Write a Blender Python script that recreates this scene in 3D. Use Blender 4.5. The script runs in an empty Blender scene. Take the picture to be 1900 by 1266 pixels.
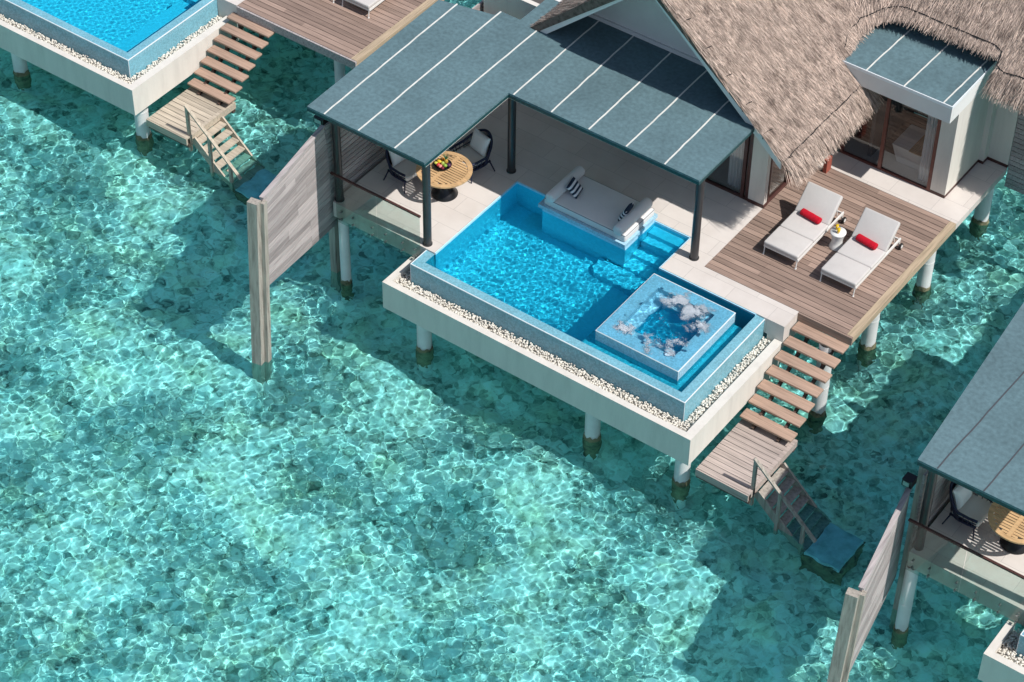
import bpy, bmesh, math, random
import numpy as np
from mathutils import Vector, Matrix

random.seed(7)
rng = np.random.RandomState(11)
PI = math.pi
R = math.radians
SC = bpy.context.scene
COL = SC.collection

# ------------------------------------------------------------------ camera
cam = bpy.data.cameras.new('camera')
cam_o = bpy.data.objects.new('camera', cam)
COL.objects.link(cam_o)
SC.camera = cam_o
AZ, EL, RO = R(124.6850791), R(43.83478628), R(1.39539672)
dv = Vector((math.cos(EL) * math.cos(AZ), math.cos(EL) * math.sin(AZ), -math.sin(EL)))
rv = dv.cross(Vector((0, 0, 1))).normalized()
uv = rv.cross(dv)
r2 = rv * math.cos(RO) + uv * math.sin(RO)
u2 = -rv * math.sin(RO) + uv * math.cos(RO)
CM = Matrix((r2, u2, -dv)).transposed().to_4x4()
CM.translation = Vector((27.1083, -33.6050, 38.8440))
cam_o.matrix_world = CM
cam.sensor_width = 36
cam.lens = 4404.567 / 1900 * 36
cam.shift_x = -48.893 / 1900
cam.shift_y = -3.172 / 1900
cam.clip_end = 2000

# ------------------------------------------------------------------ light
SUN = Vector((.77, .03, 1)).normalized()
world = bpy.data.worlds.new('World')
SC.world = world
world.use_nodes = True
wn = world.node_tree
sky = wn.nodes.new('ShaderNodeTexSky')
sky.sky_type = 'NISHITA'
sky.sun_disc = False
sky.sun_elevation = math.asin(SUN.z)
sky.sun_rotation = math.atan2(SUN.x, SUN.y)
wn.links.new(sky.outputs[0], wn.nodes['Background'].inputs[0])
wn.nodes['Background'].inputs[1].default_value = .095
sl = bpy.data.lights.new('sun', 'SUN')
sl.energy = 4.45
sl.angle = R(.5)
sl.color = (1, .965, .92)
sl.cycles.is_caustics_light = True
so = bpy.data.objects.new('sun', sl)
COL.objects.link(so)
so.rotation_euler = SUN.to_track_quat('Z', 'Y').to_euler()
SC.view_settings.view_transform = 'Standard'
SC.view_settings.look = 'None'
SC.view_settings.exposure = .02
SC.view_settings.gamma = 1
SC.cycles.max_bounces = 10
SC.cycles.transparent_max_bounces = 12
SC.cycles.sample_clamp_indirect = 6

SEA = -2.65
BED = -3.65

# ------------------------------------------------------------------ materials
def mat_new(name):
    m = bpy.data.materials.new(name)
    m.use_nodes = True
    t = m.node_tree
    t.nodes.clear()
    o = t.nodes.new('ShaderNodeOutputMaterial')
    return m, t, o

def nd(t, kind, **k):
    n = t.nodes.new(kind)
    for a, v in k.items():
        if a.startswith('i_'):
            key = a[2:]
            key = int(key) if key.isdigit() else key.replace('_', ' ')
            n.inputs[key].default_value = v
        else:
            setattr(n, a, v)
    return n

def ramp(t, fac, stops):
    r = t.nodes.new('ShaderNodeValToRGB')
    e = r.color_ramp.elements
    while len(e) < len(stops):
        e.new(.5)
    for k, (p, c) in enumerate(stops):
        e[k].position = p
        e[k].color = (*c, 1) if len(c) == 3 else c
    t.links.new(fac, r.inputs[0])
    return r

def coords(t, scale=(1, 1, 1), rot=(0, 0, 0)):
    tc = t.nodes.new('ShaderNodeTexCoord')
    mp = nd(t, 'ShaderNodeMapping')
    mp.inputs['Scale'].default_value = scale
    mp.inputs['Rotation'].default_value = rot
    t.links.new(tc.outputs['Object'], mp.inputs[0])
    return mp.outputs[0]

def mul(c, k):
    return tuple(min(1, x * k) for x in c)

def surf(name, col, rough=.6, var=.12, scale=3., bump=0., stretch=(1, 1, 1), detail=5, spec=.4,
         island=0., metal=0., col2=None, fine=0., sheen=0.):
    """principled surface whose colour wanders with soft noise, optionally by loose piece"""
    m, t, o = mat_new(name)
    p = nd(t, 'ShaderNodeBsdfPrincipled', i_Roughness=rough, i_Metallic=metal)
    p.inputs['Specular IOR Level'].default_value = spec
    if sheen:
        p.inputs['Sheen Weight'].default_value = sheen
    v = coords(t, stretch)
    n = nd(t, 'ShaderNodeTexNoise', i_Scale=scale, i_Detail=detail, i_Roughness=.6)
    t.links.new(v, n.inputs[0])
    c2 = col2 or mul(col, 1 - var * 1.6)
    r = ramp(t, n.outputs[0], [(.28, c2), (.5, col), (.74, mul(col, 1 + var))])
    out = r.outputs[0]
    if island:
        g = nd(t, 'ShaderNodeNewGeometry')
        mr = nd(t, 'ShaderNodeMapRange')
        mr.inputs[3].default_value = 1 - island
        mr.inputs[4].default_value = 1 + island
        t.links.new(g.outputs['Random Per Island'], mr.inputs[0])
        hs = nd(t, 'ShaderNodeHueSaturation')
        t.links.new(out, hs.inputs['Color'])
        t.links.new(mr.outputs[0], hs.inputs['Value'])
        out = hs.outputs[0]
    if fine:
        n2 = nd(t, 'ShaderNodeTexNoise', i_Scale=scale * 14, i_Detail=3)
        t.links.new(v, n2.inputs[0])
        mr2 = nd(t, 'ShaderNodeMapRange')
        mr2.inputs[1].default_value = .25
        mr2.inputs[2].default_value = .75
        mr2.inputs[3].default_value = 1 - fine
        mr2.inputs[4].default_value = 1 + fine
        t.links.new(n2.outputs[0], mr2.inputs[0])
        h2 = nd(t, 'ShaderNodeHueSaturation')
        t.links.new(out, h2.inputs['Color'])
        t.links.new(mr2.outputs[0], h2.inputs['Value'])
        out = h2.outputs[0]
    t.links.new(out, p.inputs['Base Color'])
    if bump:
        nb = nd(t, 'ShaderNodeTexNoise', i_Scale=scale * 9, i_Detail=4)
        t.links.new(v, nb.inputs[0])
        b = nd(t, 'ShaderNodeBump', i_Strength=bump, i_Distance=.02)
        t.links.new(nb.outputs[0], b.inputs['Height'])
        t.links.new(b.outputs[0], p.inputs['Normal'])
    t.links.new(p.outputs[0], o.inputs[0])
    return m

def wood(name, col, axis, isl=.16, var=.22, rough=.65, stain=None):
    st = {'x': (.5, 9, 9), 'y': (9, .5, 9), 'z': (9, 9, .5)}[axis]
    return surf(name, col, rough, var, 2.2, .12, st, 6, .25, isl, 0, stain)

def tile_mat(name, col, var=.25, cell=28):
    """small glass mosaic: every chip has its own shade, with a soft drift over it"""
    m, t, o = mat_new(name)
    p = nd(t, 'ShaderNodeBsdfPrincipled', i_Roughness=.22)
    v = coords(t)
    vo = nd(t, 'ShaderNodeTexVoronoi', i_Scale=cell)
    vo.distance = 'CHEBYCHEV'
    vo.inputs['Randomness'].default_value = .25
    t.links.new(v, vo.inputs[0])
    sx = nd(t, 'ShaderNodeSeparateColor')
    t.links.new(vo.outputs['Color'], sx.inputs[0])
    n = nd(t, 'ShaderNodeTexNoise', i_Scale=1.6, i_Detail=4)
    t.links.new(v, n.inputs[0])
    ad = nd(t, 'ShaderNodeMath', operation='MULTIPLY_ADD')
    ad.inputs[1].default_value = .45
    t.links.new(sx.outputs[0], ad.inputs[0])
    ms = nd(t, 'ShaderNodeMath', operation='MULTIPLY')
    ms.inputs[1].default_value = .55
    t.links.new(n.outputs[0], ms.inputs[0])
    t.links.new(ms.outputs[0], ad.inputs[2])
    r = ramp(t, ad.outputs[0], [(.15, mul(col, 1 - var)), (.5, col), (.85, mul(col, 1 + var))])
    t.links.new(r.outputs[0], p.inputs['Base Color'])
    t.links.new(p.outputs[0], o.inputs[0])
    return m

def paving(name, col, bw=1.2, bh=.6):
    m, t, o = mat_new(name)
    p = nd(t, 'ShaderNodeBsdfPrincipled', i_Roughness=.55)
    p.inputs['Specular IOR Level'].default_value = .3
    v = coords(t)
    b = nd(t, 'ShaderNodeTexBrick', i_Scale=1.0)
    b.inputs['Brick Width'].default_value = bw
    b.inputs['Row Height'].default_value = bh
    b.inputs['Mortar Size'].default_value = .006
    b.inputs['Mortar Smooth'].default_value = .1
    b.inputs['Color1'].default_value = (*mul(col, 1.02), 1)
    b.inputs['Color2'].default_value = (*mul(col, .95), 1)
    b.inputs['Mortar'].default_value = (*mul(col, .72), 1)
    b.offset = .5
    t.links.new(v, b.inputs[0])
    n = nd(t, 'ShaderNodeTexNoise', i_Scale=1.1, i_Detail=6, i_Roughness=.65)
    t.links.new(v, n.inputs[0])
    r = ramp(t, n.outputs[0], [(.3, (.9, .89, .88)), (.6, (1, 1, 1))])
    mx = nd(t, 'ShaderNodeMix', data_type='RGBA', blend_type='MULTIPLY')
    mx.inputs[0].default_value = 1
    t.links.new(b.outputs[0], mx.inputs[6])
    t.links.new(r.outputs[0], mx.inputs[7])
    t.links.new(mx.outputs[2], p.inputs['Base Color'])
    t.links.new(p.outputs[0], o.inputs[0])
    return m

def water_mat(name, tint, foam=None):
    m, t, o = mat_new(name)
    g = nd(t, 'ShaderNodeBsdfGlass', i_Roughness=0., i_IOR=1.33)
    g.inputs['Color'].default_value = (*tint, 1)
    out = g.outputs[0]
    if foam:
        # churned white foam above the jets: spots at given places broken up by noise
        d = nd(t, 'ShaderNodeBsdfDiffuse')
        d.inputs[0].default_value = (.86, .88, .92, 1)
        v = coords(t)
        nz = nd(t, 'ShaderNodeTexNoise', i_Scale=6.5, i_Detail=9, i_Roughness=.72)
        t.links.new(v, nz.inputs[0])
        acc = None
        for (x, y, rad, st) in foam:
            ds = nd(t, 'ShaderNodeVectorMath', operation='DISTANCE')
            ds.inputs[1].default_value = (x, y, .615)
            t.links.new(v, ds.inputs[0])
            mr = nd(t, 'ShaderNodeMapRange')
            mr.inputs[1].default_value = 0
            mr.inputs[2].default_value = rad
            mr.inputs[3].default_value = st
            mr.inputs[4].default_value = 0
            t.links.new(ds.outputs['Value'], mr.inputs[0])
            if acc is None:
                acc = mr.outputs[0]
            else:
                mm = nd(t, 'ShaderNodeMath', operation='MAXIMUM')
                t.links.new(acc, mm.inputs[0])
                t.links.new(mr.outputs[0], mm.inputs[1])
                acc = mm.outputs[0]
        ml = nd(t, 'ShaderNodeMath', operation='MULTIPLY_ADD')
        t.links.new(acc, ml.inputs[0])
        ml.inputs[1].default_value = .62
        t.links.new(nz.outputs[0], ml.inputs[2])
        rp = ramp(t, ml.outputs[0], [(.56, (0, 0, 0)), (.86, (.95, .95, .95))])
        mix = nd(t, 'ShaderNodeMixShader')
        t.links.new(rp.outputs[0], mix.inputs[0])
        t.links.new(g.outputs[0], mix.inputs[1])
        t.links.new(d.outputs[0], mix.inputs[2])
        out = mix.outputs[0]
    t.links.new(out, o.inputs[0])
    return m

def glass_mat(name, tint, refl=.06):
    m, t, o = mat_new(name)
    tr = nd(t, 'ShaderNodeBsdfTransparent')
    tr.inputs[0].default_value = (*tint, 1)
    gl = nd(t, 'ShaderNodeBsdfGlossy', i_Roughness=.02)
    lw = nd(t, 'ShaderNodeLayerWeight')
    pw_ = nd(t, 'ShaderNodeMath', operation='POWER')
    pw_.inputs[1].default_value = 4
    t.links.new(lw.outputs['Facing'], pw_.inputs[0])
    ad = nd(t, 'ShaderNodeMath', operation='MULTIPLY_ADD')
    ad.inputs[1].default_value = .8
    ad.inputs[2].default_value = refl
    t.links.new(pw_.outputs[0], ad.inputs[0])
    mx = nd(t, 'ShaderNodeMixShader')
    t.links.new(ad.outputs[0], mx.inputs[0])
    t.links.new(tr.outputs[0], mx.inputs[1])
    t.links.new(gl.outputs[0], mx.inputs[2])
    t.links.new(mx.outputs[0], o.inputs[0])
    return m

def stripes_mat(name):
    m, t, o = mat_new(name)
    p = nd(t, 'ShaderNodeBsdfPrincipled', i_Roughness=.85)
    v = coords(t)
    sp = nd(t, 'ShaderNodeSeparateXYZ')
    t.links.new(v, sp.inputs[0])
    f = nd(t, 'ShaderNodeMath', operation='MULTIPLY_ADD')
    f.inputs[1].default_value = 8.6
    f.inputs[2].default_value = 10.25
    t.links.new(sp.outputs[0], f.inputs[0])
    fr = nd(t, 'ShaderNodeMath', operation='FRACT')
    t.links.new(f.outputs[0], fr.inputs[0])
    st = nd(t, 'ShaderNodeMath', operation='GREATER_THAN')
    st.inputs[1].default_value = .5
    t.links.new(fr.outputs[0], st.inputs[0])
    r = ramp(t, st.outputs[0], [(0, (.80, .80, .82)), (1, (.018, .035, .065))])
    r.color_ramp.interpolation = 'CONSTANT'
    r.color_ramp.elements[1].position = .5
    t.links.new(r.outputs[0], p.inputs['Base Color'])
    t.links.new(p.outputs[0], o.inputs[0])
    return m

def seabed_mat():
    m, t, o = mat_new('seabed_rubble')
    d = nd(t, 'ShaderNodeBsdfDiffuse')
    v = coords(t)
    wn_ = nd(t, 'ShaderNodeTexNoise', i_Scale=2.6, i_Detail=4)
    t.links.new(v, wn_.inputs[0])
    av = nd(t, 'ShaderNodeVectorMath', operation='MULTIPLY_ADD')
    av.inputs[1].default_value = (.35, .35, .35)
    t.links.new(wn_.outputs['Color'], av.inputs[0])
    t.links.new(v, av.inputs[2])
    n1 = nd(t, 'ShaderNodeTexNoise', i_Scale=.55, i_Detail=5, i_Roughness=.6)
    t.links.new(v, n1.inputs[0])
    n2 = nd(t, 'ShaderNodeTexNoise', i_Scale=3.2, i_Detail=6, i_Roughness=.7)
    t.links.new(v, n2.inputs[0])
    vo = nd(t, 'ShaderNodeTexVoronoi', i_Scale=6.5)
    t.links.new(av.outputs[0], vo.inputs[0])
    sc_ = nd(t, 'ShaderNodeSeparateColor')
    t.links.new(vo.outputs['Color'], sc_.inputs[0])
    a1 = nd(t, 'ShaderNodeMath', operation='MULTIPLY_ADD')
    a1.inputs[1].default_value = .38
    t.links.new(n1.outputs[0], a1.inputs[0])
    t.links.new(n2.outputs[0], a1.inputs[2])
    a2 = nd(t, 'ShaderNodeMath', operation='MULTIPLY_ADD')
    a2.inputs[1].default_value = .26
    t.links.new(sc_.outputs[0], a2.inputs[0])
    t.links.new(a1.outputs[0], a2.inputs[2])
    mr = nd(t, 'ShaderNodeMapRange')
    mr.inputs[1].default_value = .42
    mr.inputs[2].default_value = 1.22
    t.links.new(a2.outputs[0], mr.inputs[0])
    r = ramp(t, mr.outputs[0], [(.16, (.12, .15, .13)), (.33, (.40, .45, .39)), (.50, (.70, .74, .67)),
                                (.68, (.90, .92, .86)), (.90, (.97, .97, .95))])
    # drifts of bluish and olive tone in the rubble
    n3 = nd(t, 'ShaderNodeTexNoise', i_Scale=.9, i_Detail=3)
    t.links.new(v, n3.inputs[0])
    r3 = ramp(t, n3.outputs[0], [(.34, (.86, 1.0, 1.0)), (.5, (1, 1, 1)), (.68, (1.0, .98, .84))])
    mx = nd(t, 'ShaderNodeMix', data_type='RGBA', blend_type='MULTIPLY')
    mx.inputs[0].default_value = 1
    t.links.new(r.outputs[0], mx.inputs[6])
    t.links.new(r3.outputs[0], mx.inputs[7])
    r = mx
    t.links.new(mx.outputs[2], d.inputs[0])
    t.links.new(d.outputs[0], o.inputs[0])
    return m

M = {}
M['bed'] = seabed_mat()
M['sea'] = water_mat('sea_water', (.575, .955, .98))
M['poolwater'] = water_mat('pool_water', (.24, .91, .99))
M['plaster'] = surf('plaster', (.70, .66, .60), .75, .06, 1.6, .06, (2.2, 2.2, .35), fine=.02)
M['wallwhite'] = surf('white_plaster', (.76, .75, .73), .75, .04, 1.2, .04)
M['paving'] = paving('limestone_paving', (.70, .645, .60))
M['deck'] = wood('deck_timber', (.315, .225, .182), 'x', .24)
M['deckedge'] = wood('deck_edge_timber', (.46, .36, .25), 'y', .1)
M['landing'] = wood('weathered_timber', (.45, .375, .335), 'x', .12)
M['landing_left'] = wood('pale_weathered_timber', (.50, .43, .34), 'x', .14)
M['tread'] = wood('tread_timber', (.42, .29, .22), 'x', .1)
M['stringer'] = surf('dark_timber', (.10, .065, .05), .7, .25, 3)
M['grey_wood'] = wood('silvered_timber', (.42, .375, .365), 'y', .2, .3)
M['screen_wood'] = surf('silvered_planks', (.40, .35, .34), .7, .2, 2.2, .1, (.5, .5, 9), 6, .2, .26)
M['post_wood'] = surf('grey_post_timber', (.37, .335, .29), .75, .3, 2.0, .2, (7, 7, .6), 6, .2, .1)
M['felt'] = surf('roof_felt', (.105, .178, .20), .85, .12, .7, .1, fine=.2)
M['felt_edge'] = surf('roof_edge', (.012, .06, .065), .5, .1, 2)
M['fill_soffit'] = surf('pale_fill_soffit', (.66, .63, .58), .8, .06, 2)
M['seam'] = surf('pale_seam', (.72, .71, .66), .7, .1, 4)
M['seam_dark'] = surf('dark_seam', (.07, .075, .085), .7, .1, 4)
M['metal_dark'] = surf('dark_metal', (.035, .035, .037), .35, .12, 3, spec=.5)
M['tile'] = tile_mat('pool_mosaic', (.19, .43, .52))
M['tile_in'] = tile_mat('pool_lining', (.44, .77, .94), .08, 16)
M['tile_pale'] = tile_mat('pale_mosaic', (.38, .60, .72), .22)
M['trim'] = surf('white_trim', (.82, .86, .88), .4, .04, 3)
M['gravel'] = surf('white_pebbles', (.74, .70, .62), .7, .12, 6, 0, island=.16)
M['pile'] = surf('white_pile', (.72, .72, .71), .5, .08, 2)
M['algae'] = surf('algae_crust', (.20, .185, .11), .9, .5, 5, .8, col2=(.03, .035, .02))
M['white_metal'] = surf('white_metal', (.80, .79, .76), .35, .03, 3)
M['cushion'] = surf('offwhite_fabric', (.58, .55, .525), .9, .04, 2.5, .12, sheen=.2, fine=.015)
M['mattress'] = surf('pale_mattress_fabric', (.74, .73, .71), .9, .03, 2, .06, sheen=.2)
M['red'] = surf('red_towelling', (.60, .003, .022), .95, .12, 14, .9)
M['navy'] = surf('navy_rope', (.012, .016, .045), .6, .2, 6)
M['piping'] = surf('dark_piping', (.14, .15, .17), .8, .1, 3)
M['stripes'] = stripes_mat('striped_fabric')
M['teak'] = surf('teak_slats', (.58, .37, .19), .5, .16, 2.5, .1, (1, 8, 8), 5, .35, .12)
M['black'] = surf('black_metal', (.012, .012, .013), .3, .1, 3)
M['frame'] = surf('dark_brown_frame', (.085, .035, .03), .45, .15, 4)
M['frame_lit'] = surf('lit_brown_frame', (.17, .06, .045), .45, .15, 4)  # the brown frame again, sunlight put into its colour
M['pane'] = glass_mat('window_pane', (.86, .87, .87), .06)
M['rail_glass'] = glass_mat('rail_glass', (.80, .86, .84), .03)
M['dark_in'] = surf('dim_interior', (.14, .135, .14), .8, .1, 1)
M['floor_in'] = surf('interior_floor', (.55, .53, .51), .6, .08, 1)
M['curtain'] = surf('white_curtain', (.74, .75, .76), .9, .05, 2)
M['enamel'] = surf('white_enamel', (.82, .82, .80), .25, .02, 2)
M['thatch'] = surf('thatch_straw', (.50, .395, .33), .9, .3, 3.0, .3, (1, 1, 1), 6, .1, .5, 0, (.27, .205, .17))
M['thatch_base'] = surf('thatch_under', (.16, .125, .105), .95, .35, 9, .6)
M['rope'] = surf('black_rope', (.015, .015, .016), .8, .1, 5)
M['block'] = surf('bluish_concrete', (.46, .58, .66), .9, .25, 3)  # pale blue top of the sunken blocks
M['juice'] = surf('yellow_juice', (.85, .55, .01), .15, .05, 4)
M['rubber'] = surf('black_rubber', (.015, .015, .015), .6, .1, 4)
M['steel'] = surf('steel_bolt', (.35, .36, .36), .3, .05, 4, metal=.8)
M['terracotta'] = surf('reddish_wood', (.34, .09, .06), .6, .15, 4)

# ------------------------------------------------------------------ mesh helper
class MB:
    """collects simple solids and links them as one mesh object"""
    def __init__(s):
        s.v = []
        s.f = []
        s.sm = []

    def add(s, vs, fs, smooth=False):
        b = len(s.v)
        s.v += [tuple(p) for p in vs]
        s.f += [tuple(i + b for i in q) for q in fs]
        s.sm += [smooth] * len(fs)
        return s

    def hexa(s, p):  # 8 points: bottom ring ccw, top ring ccw
        return s.add(p, [(3, 2, 1, 0), (4, 5, 6, 7), (0, 1, 5, 4), (1, 2, 6, 5), (2, 3, 7, 6), (3, 0, 4, 7)])

    def box(s, x0, x1, y0, y1, z0, z1):
        return s.hexa([(x0, y0, z0), (x1, y0, z0), (x1, y1, z0), (x0, y1, z0),
                       (x0, y0, z1), (x1, y0, z1), (x1, y1, z1), (x0, y1, z1)])

    def bar(s, a, b, w, h, up=(0, 0, 1)):
        """rectangular bar from a to b: w sideways, h along up"""
        a, b = Vector(a), Vector(b)
        d = (b - a).normalized()
        side = d.cross(Vector(up))
        if side.length < 1e-4:
            side = d.cross(Vector((1, 0, 0)))
        side.normalize()
        n = side.cross(d)
        q = []
        for p in (a, b):
            q.append([p - side * w / 2 - n * h / 2, p + side * w / 2 - n * h / 2,
                      p + side * w / 2 + n * h / 2, p - side * w / 2 + n * h / 2])
        return s.add(q[0] + q[1], [(3, 2, 1, 0), (4, 5, 6, 7), (0, 1, 5, 4), (1, 2, 6, 5), (2, 3, 7, 6), (3, 0, 4, 7)])

    def prism(s, pts, z0, z1):
        n = len(pts)
        vs = [(x, y, z0) for x, y in pts] + [(x, y, z1) for x, y in pts]
        fs = [tuple(range(n - 1, -1, -1)), tuple(range(n, 2 * n))]
        fs += [(i, (i + 1) % n, n + (i + 1) % n, n + i) for i in range(n)]
        return s.add(vs, fs)

    def prism_y(s, pts, y0, y1):
        """outline in x,z pushed along y"""
        n = len(pts)
        vs = [(x, y0, z) for x, z in pts] + [(x, y1, z) for x, z in pts]
        fs = [tuple(range(n)), tuple(range(2 * n - 1, n - 1, -1))]
        fs += [(i, n + i, n + (i + 1) % n, (i + 1) % n) for i in range(n)]
        return s.add(vs, fs)

    def prism_x(s, pts, x0, x1):
        n = len(pts)
        vs = [(x0, y, z) for y, z in pts] + [(x1, y, z) for y, z in pts]
        fs = [tuple(range(n - 1, -1, -1)), tuple(range(n, 2 * n))]
        fs += [(i, (i + 1) % n, n + (i + 1) % n, n + i) for i in range(n)]
        return s.add(vs, fs)

    def cyl(s, a, b, ra, rb=None, n=16, cap=True):
        rb = ra if rb is None else rb
        a, b = Vector(a), Vector(b)
        d = (b - a).normalized()
        x = d.cross(Vector((0, 0, 1)))
        if x.length < 1e-4:
            x = Vector((1, 0, 0))
        x.normalize()
        y = d.cross(x)
        vs = []
        for p, r in ((a, ra), (b, rb)):
            for i in range(n):
                t = 2 * PI * i / n
                vs.append(p + x * math.cos(t) * r + y * math.sin(t) * r)
        s.add(vs, [(i, (i + 1) % n, n + (i + 1) % n, n + i) for i in range(n)], True)
        if cap:
            s.add(vs, [tuple(range(n - 1, -1, -1)), tuple(range(n, 2 * n))])
        return s

    def lathe(s, prof, c=(0, 0, 0), n=24):
        vs = []
        for r, z in prof:
            for i in range(n):
                t = 2 * PI * i / n
                vs.append((c[0] + r * math.cos(t), c[1] + r * math.sin(t), c[2] + z))
        fs = []
        for k in range(len(prof) - 1):
            for i in range(n):
                j = (i + 1) % n
                fs.append((k * n + i, k * n + j, (k + 1) * n + j, (k + 1) * n + i))
        s.add(vs, fs, True)
        return s

    def tube(s, pts, r, n=8, cap=True):
        pts = [Vector(p) for p in pts]
        vs = []
        px = None
        for k, p in enumerate(pts):
            d = (pts[min(k + 1, len(pts) - 1)] - pts[max(k - 1, 0)]).normalized()
            if px is None:
                px = d.cross(Vector((0, 0, 1)))
                if px.length < 1e-3:
                    px = Vector((1, 0, 0))
            px = (px - d * px.dot(d)).normalized()
            py = d.cross(px)
            rr = r[k] if isinstance(r, (list, tuple)) else r
            for i in range(n):
                t = 2 * PI * i / n
                vs.append(p + px * math.cos(t) * rr + py * math.sin(t) * rr)
        m = len(pts)
        fs = [(k * n + i, k * n + (i + 1) % n, (k + 1) * n + (i + 1) % n, (k + 1) * n + i)
              for k in range(m - 1) for i in range(n)]
        s.add(vs, fs, True)
        if cap:
            s.add(vs, [tuple(range(n - 1, -1, -1)), tuple(range((m - 1) * n, m * n))])
        return s

    def blob(s, c, rx, ry, rz, nu=12, nv=8, wob=0.):
        vs = []
        fs = []
        for j in range(nv + 1):
            f = PI * j / nv
            for i in range(nu):
                t = 2 * PI * i / nu
                w = 1 + wob * random.uniform(-1, 1)
                vs.append((c[0] + rx * w * math.sin(f) * math.cos(t), c[1] + ry * w * math.sin(f) * math.sin(t),
                           c[2] + rz * w * math.cos(f)))
        for j in range(nv):
            for i in range(nu):
                k = (i + 1) % nu
                fs.append((j * nu + i, (j + 1) * nu + i, (j + 1) * nu + k, j * nu + k))
        return s.add(vs, fs, True)

    def rbox(s, x0, x1, y0, y1, z0, z1, r=.03, seg=3):
        bm = bmesh.new()
        bmesh.ops.create_cube(bm, size=1)
        for v in bm.verts:
            v.co = Vector(((x0 + x1) / 2 + v.co.x * (x1 - x0), (y0 + y1) / 2 + v.co.y * (y1 - y0),
                           (z0 + z1) / 2 + v.co.z * (z1 - z0)))
        bmesh.ops.bevel(bm, geom=bm.edges[:], offset=r, segments=seg, profile=.5, affect='EDGES')
        bm.verts.index_update()
        s.add([v.co.copy() for v in bm.verts], [tuple(v.index for v in f.verts) for f in bm.faces], True)
        bm.free()
        return s

    def pillow(s, w, d, h, n=16, pinch=.12):
        """soft square cushion lying in xy"""
        vs = []
        fs = []
        for side in (1, -1):
            b = len(vs)
            for j in range(n + 1):
                for i in range(n + 1):
                    u, v = i / n * 2 - 1, j / n * 2 - 1
                    t = max(0, (1 - u ** 4)) ** .5 * max(0, (1 - v ** 4)) ** .5
                    k = 1 - pinch * (1 - abs(u) ** 2) * abs(v) ** 3
                    k2 = 1 - pinch * (1 - abs(v) ** 2) * abs(u) ** 3
                    vs.append((u * w / 2 * k2, v * d / 2 * k, side * h / 2 * t))
            for j in range(n):
                for i in range(n):
                    q = (b + j * (n + 1) + i, b + j * (n + 1) + i + 1, b + (j + 1) * (n + 1) + i + 1, b + (j + 1) * (n + 1) + i)
                    fs.append(q if side > 0 else q[::-1])
        return s.add(vs, fs, True)

    def xf(s, mtx, start=0):
        for i in range(start, len(s.v)):
            s.v[i] = tuple(mtx @ Vector(s.v[i]))
        return s

    def build(s, name, mat, parent=None, recv=False):
        off = Vector((0, 0, 0))
        p = parent
        while p is not None:
            off += Vector(p.location)
            p = p.parent
        me = bpy.data.meshes.new(name)
        me.from_pydata([tuple(Vector(q) - off) for q in s.v], [], s.f)
        me.polygons.foreach_set('use_smooth', s.sm)
        if any(s.sm) and not all(s.sm):
            pass
        me.materials.append(mat)
        me.update()
        o = bpy.data.objects.new(name, me)
        COL.objects.link(o)
        if parent is not None:
            o.parent = parent
        o.cycles.is_caustics_receiver = recv
        return o

def B():
    return MB()

def tag(o, label, cat, group=None, kind=None):
    if label:
        o['label'] = label
    if cat:
        o['category'] = cat
    if group:
        o['group'] = group
    if kind:
        o['kind'] = kind
    return o

def thing(name, label, cat, loc=(0, 0, 0), group=None, rotz=0):
    o = bpy.data.objects.new(name, None)
    o.empty_display_size = .2
    COL.objects.link(o)
    o.location = loc
    o.rotation_euler = (0, 0, rotz)
    return tag(o, label, cat, group)

def copy_tree(o, parent=None):
    c = o.copy()
    COL.objects.link(c)
    c.parent = parent
    for ch in list(o.children):
        copy_tree(ch, c)
    return c

def raw_mesh(name, V, F, mat, smooth=False):
    """fast mesh from numpy arrays (all faces the same size)"""
    V = np.asarray(V, 'f4')
    F = np.asarray(F, 'i4')
    k = F.shape[1]
    me = bpy.data.meshes.new(name)
    me.vertices.add(len(V))
    me.vertices.foreach_set('co', V.ravel())
    me.loops.add(F.size)
    me.loops.foreach_set('vertex_index', F.ravel())
    me.polygons.add(len(F))
    me.polygons.foreach_set('loop_start', np.arange(0, F.size, k, dtype='i4'))
    me.update()
    me.validate()
    if smooth:
        me.shade_smooth()
    me.materials.append(mat)
    o = bpy.data.objects.new(name, me)
    COL.objects.link(o)
    return o

def sheet(name, xs, ys, zf, mat):
    X, Y = np.meshgrid(xs, ys)
    Z = zf(X, Y)
    V = np.stack([X, Y, Z], -1).reshape(-1, 3)
    i = np.arange(len(xs) * len(ys)).reshape(len(ys), len(xs))
    F = np.stack([i[:-1, :-1], i[:-1, 1:], i[1:, 1:], i[1:, :-1]], -1).reshape(-1, 4)
    return raw_mesh(name, V, F, mat, True)

# ------------------------------------------------------------------ sea and seabed
def waves(seed, n, lo, hi, amp, pw=1.3):
    r = np.random.RandomState(seed)
    out = []
    for _ in range(n):
        L = np.exp(r.uniform(np.log(lo), np.log(hi)))
        out.append((2 * PI / L, r.uniform(0, 2 * PI), r.uniform(0, 2 * PI), amp * L ** pw))
    return out

def wave_z(comps, X, Y):
    Z = np.zeros_like(X)
    for k, th, ph, a in comps:
        Z += a * np.sin(k * (X * math.cos(th) + Y * math.sin(th)) + ph)
    return Z

far = np.array([6., 16, 40, 100, 250, 600])
def axis_pts(a, b, st):
    return np.concatenate([a - far[::-1], np.arange(a, b, st), b + far])

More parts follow.
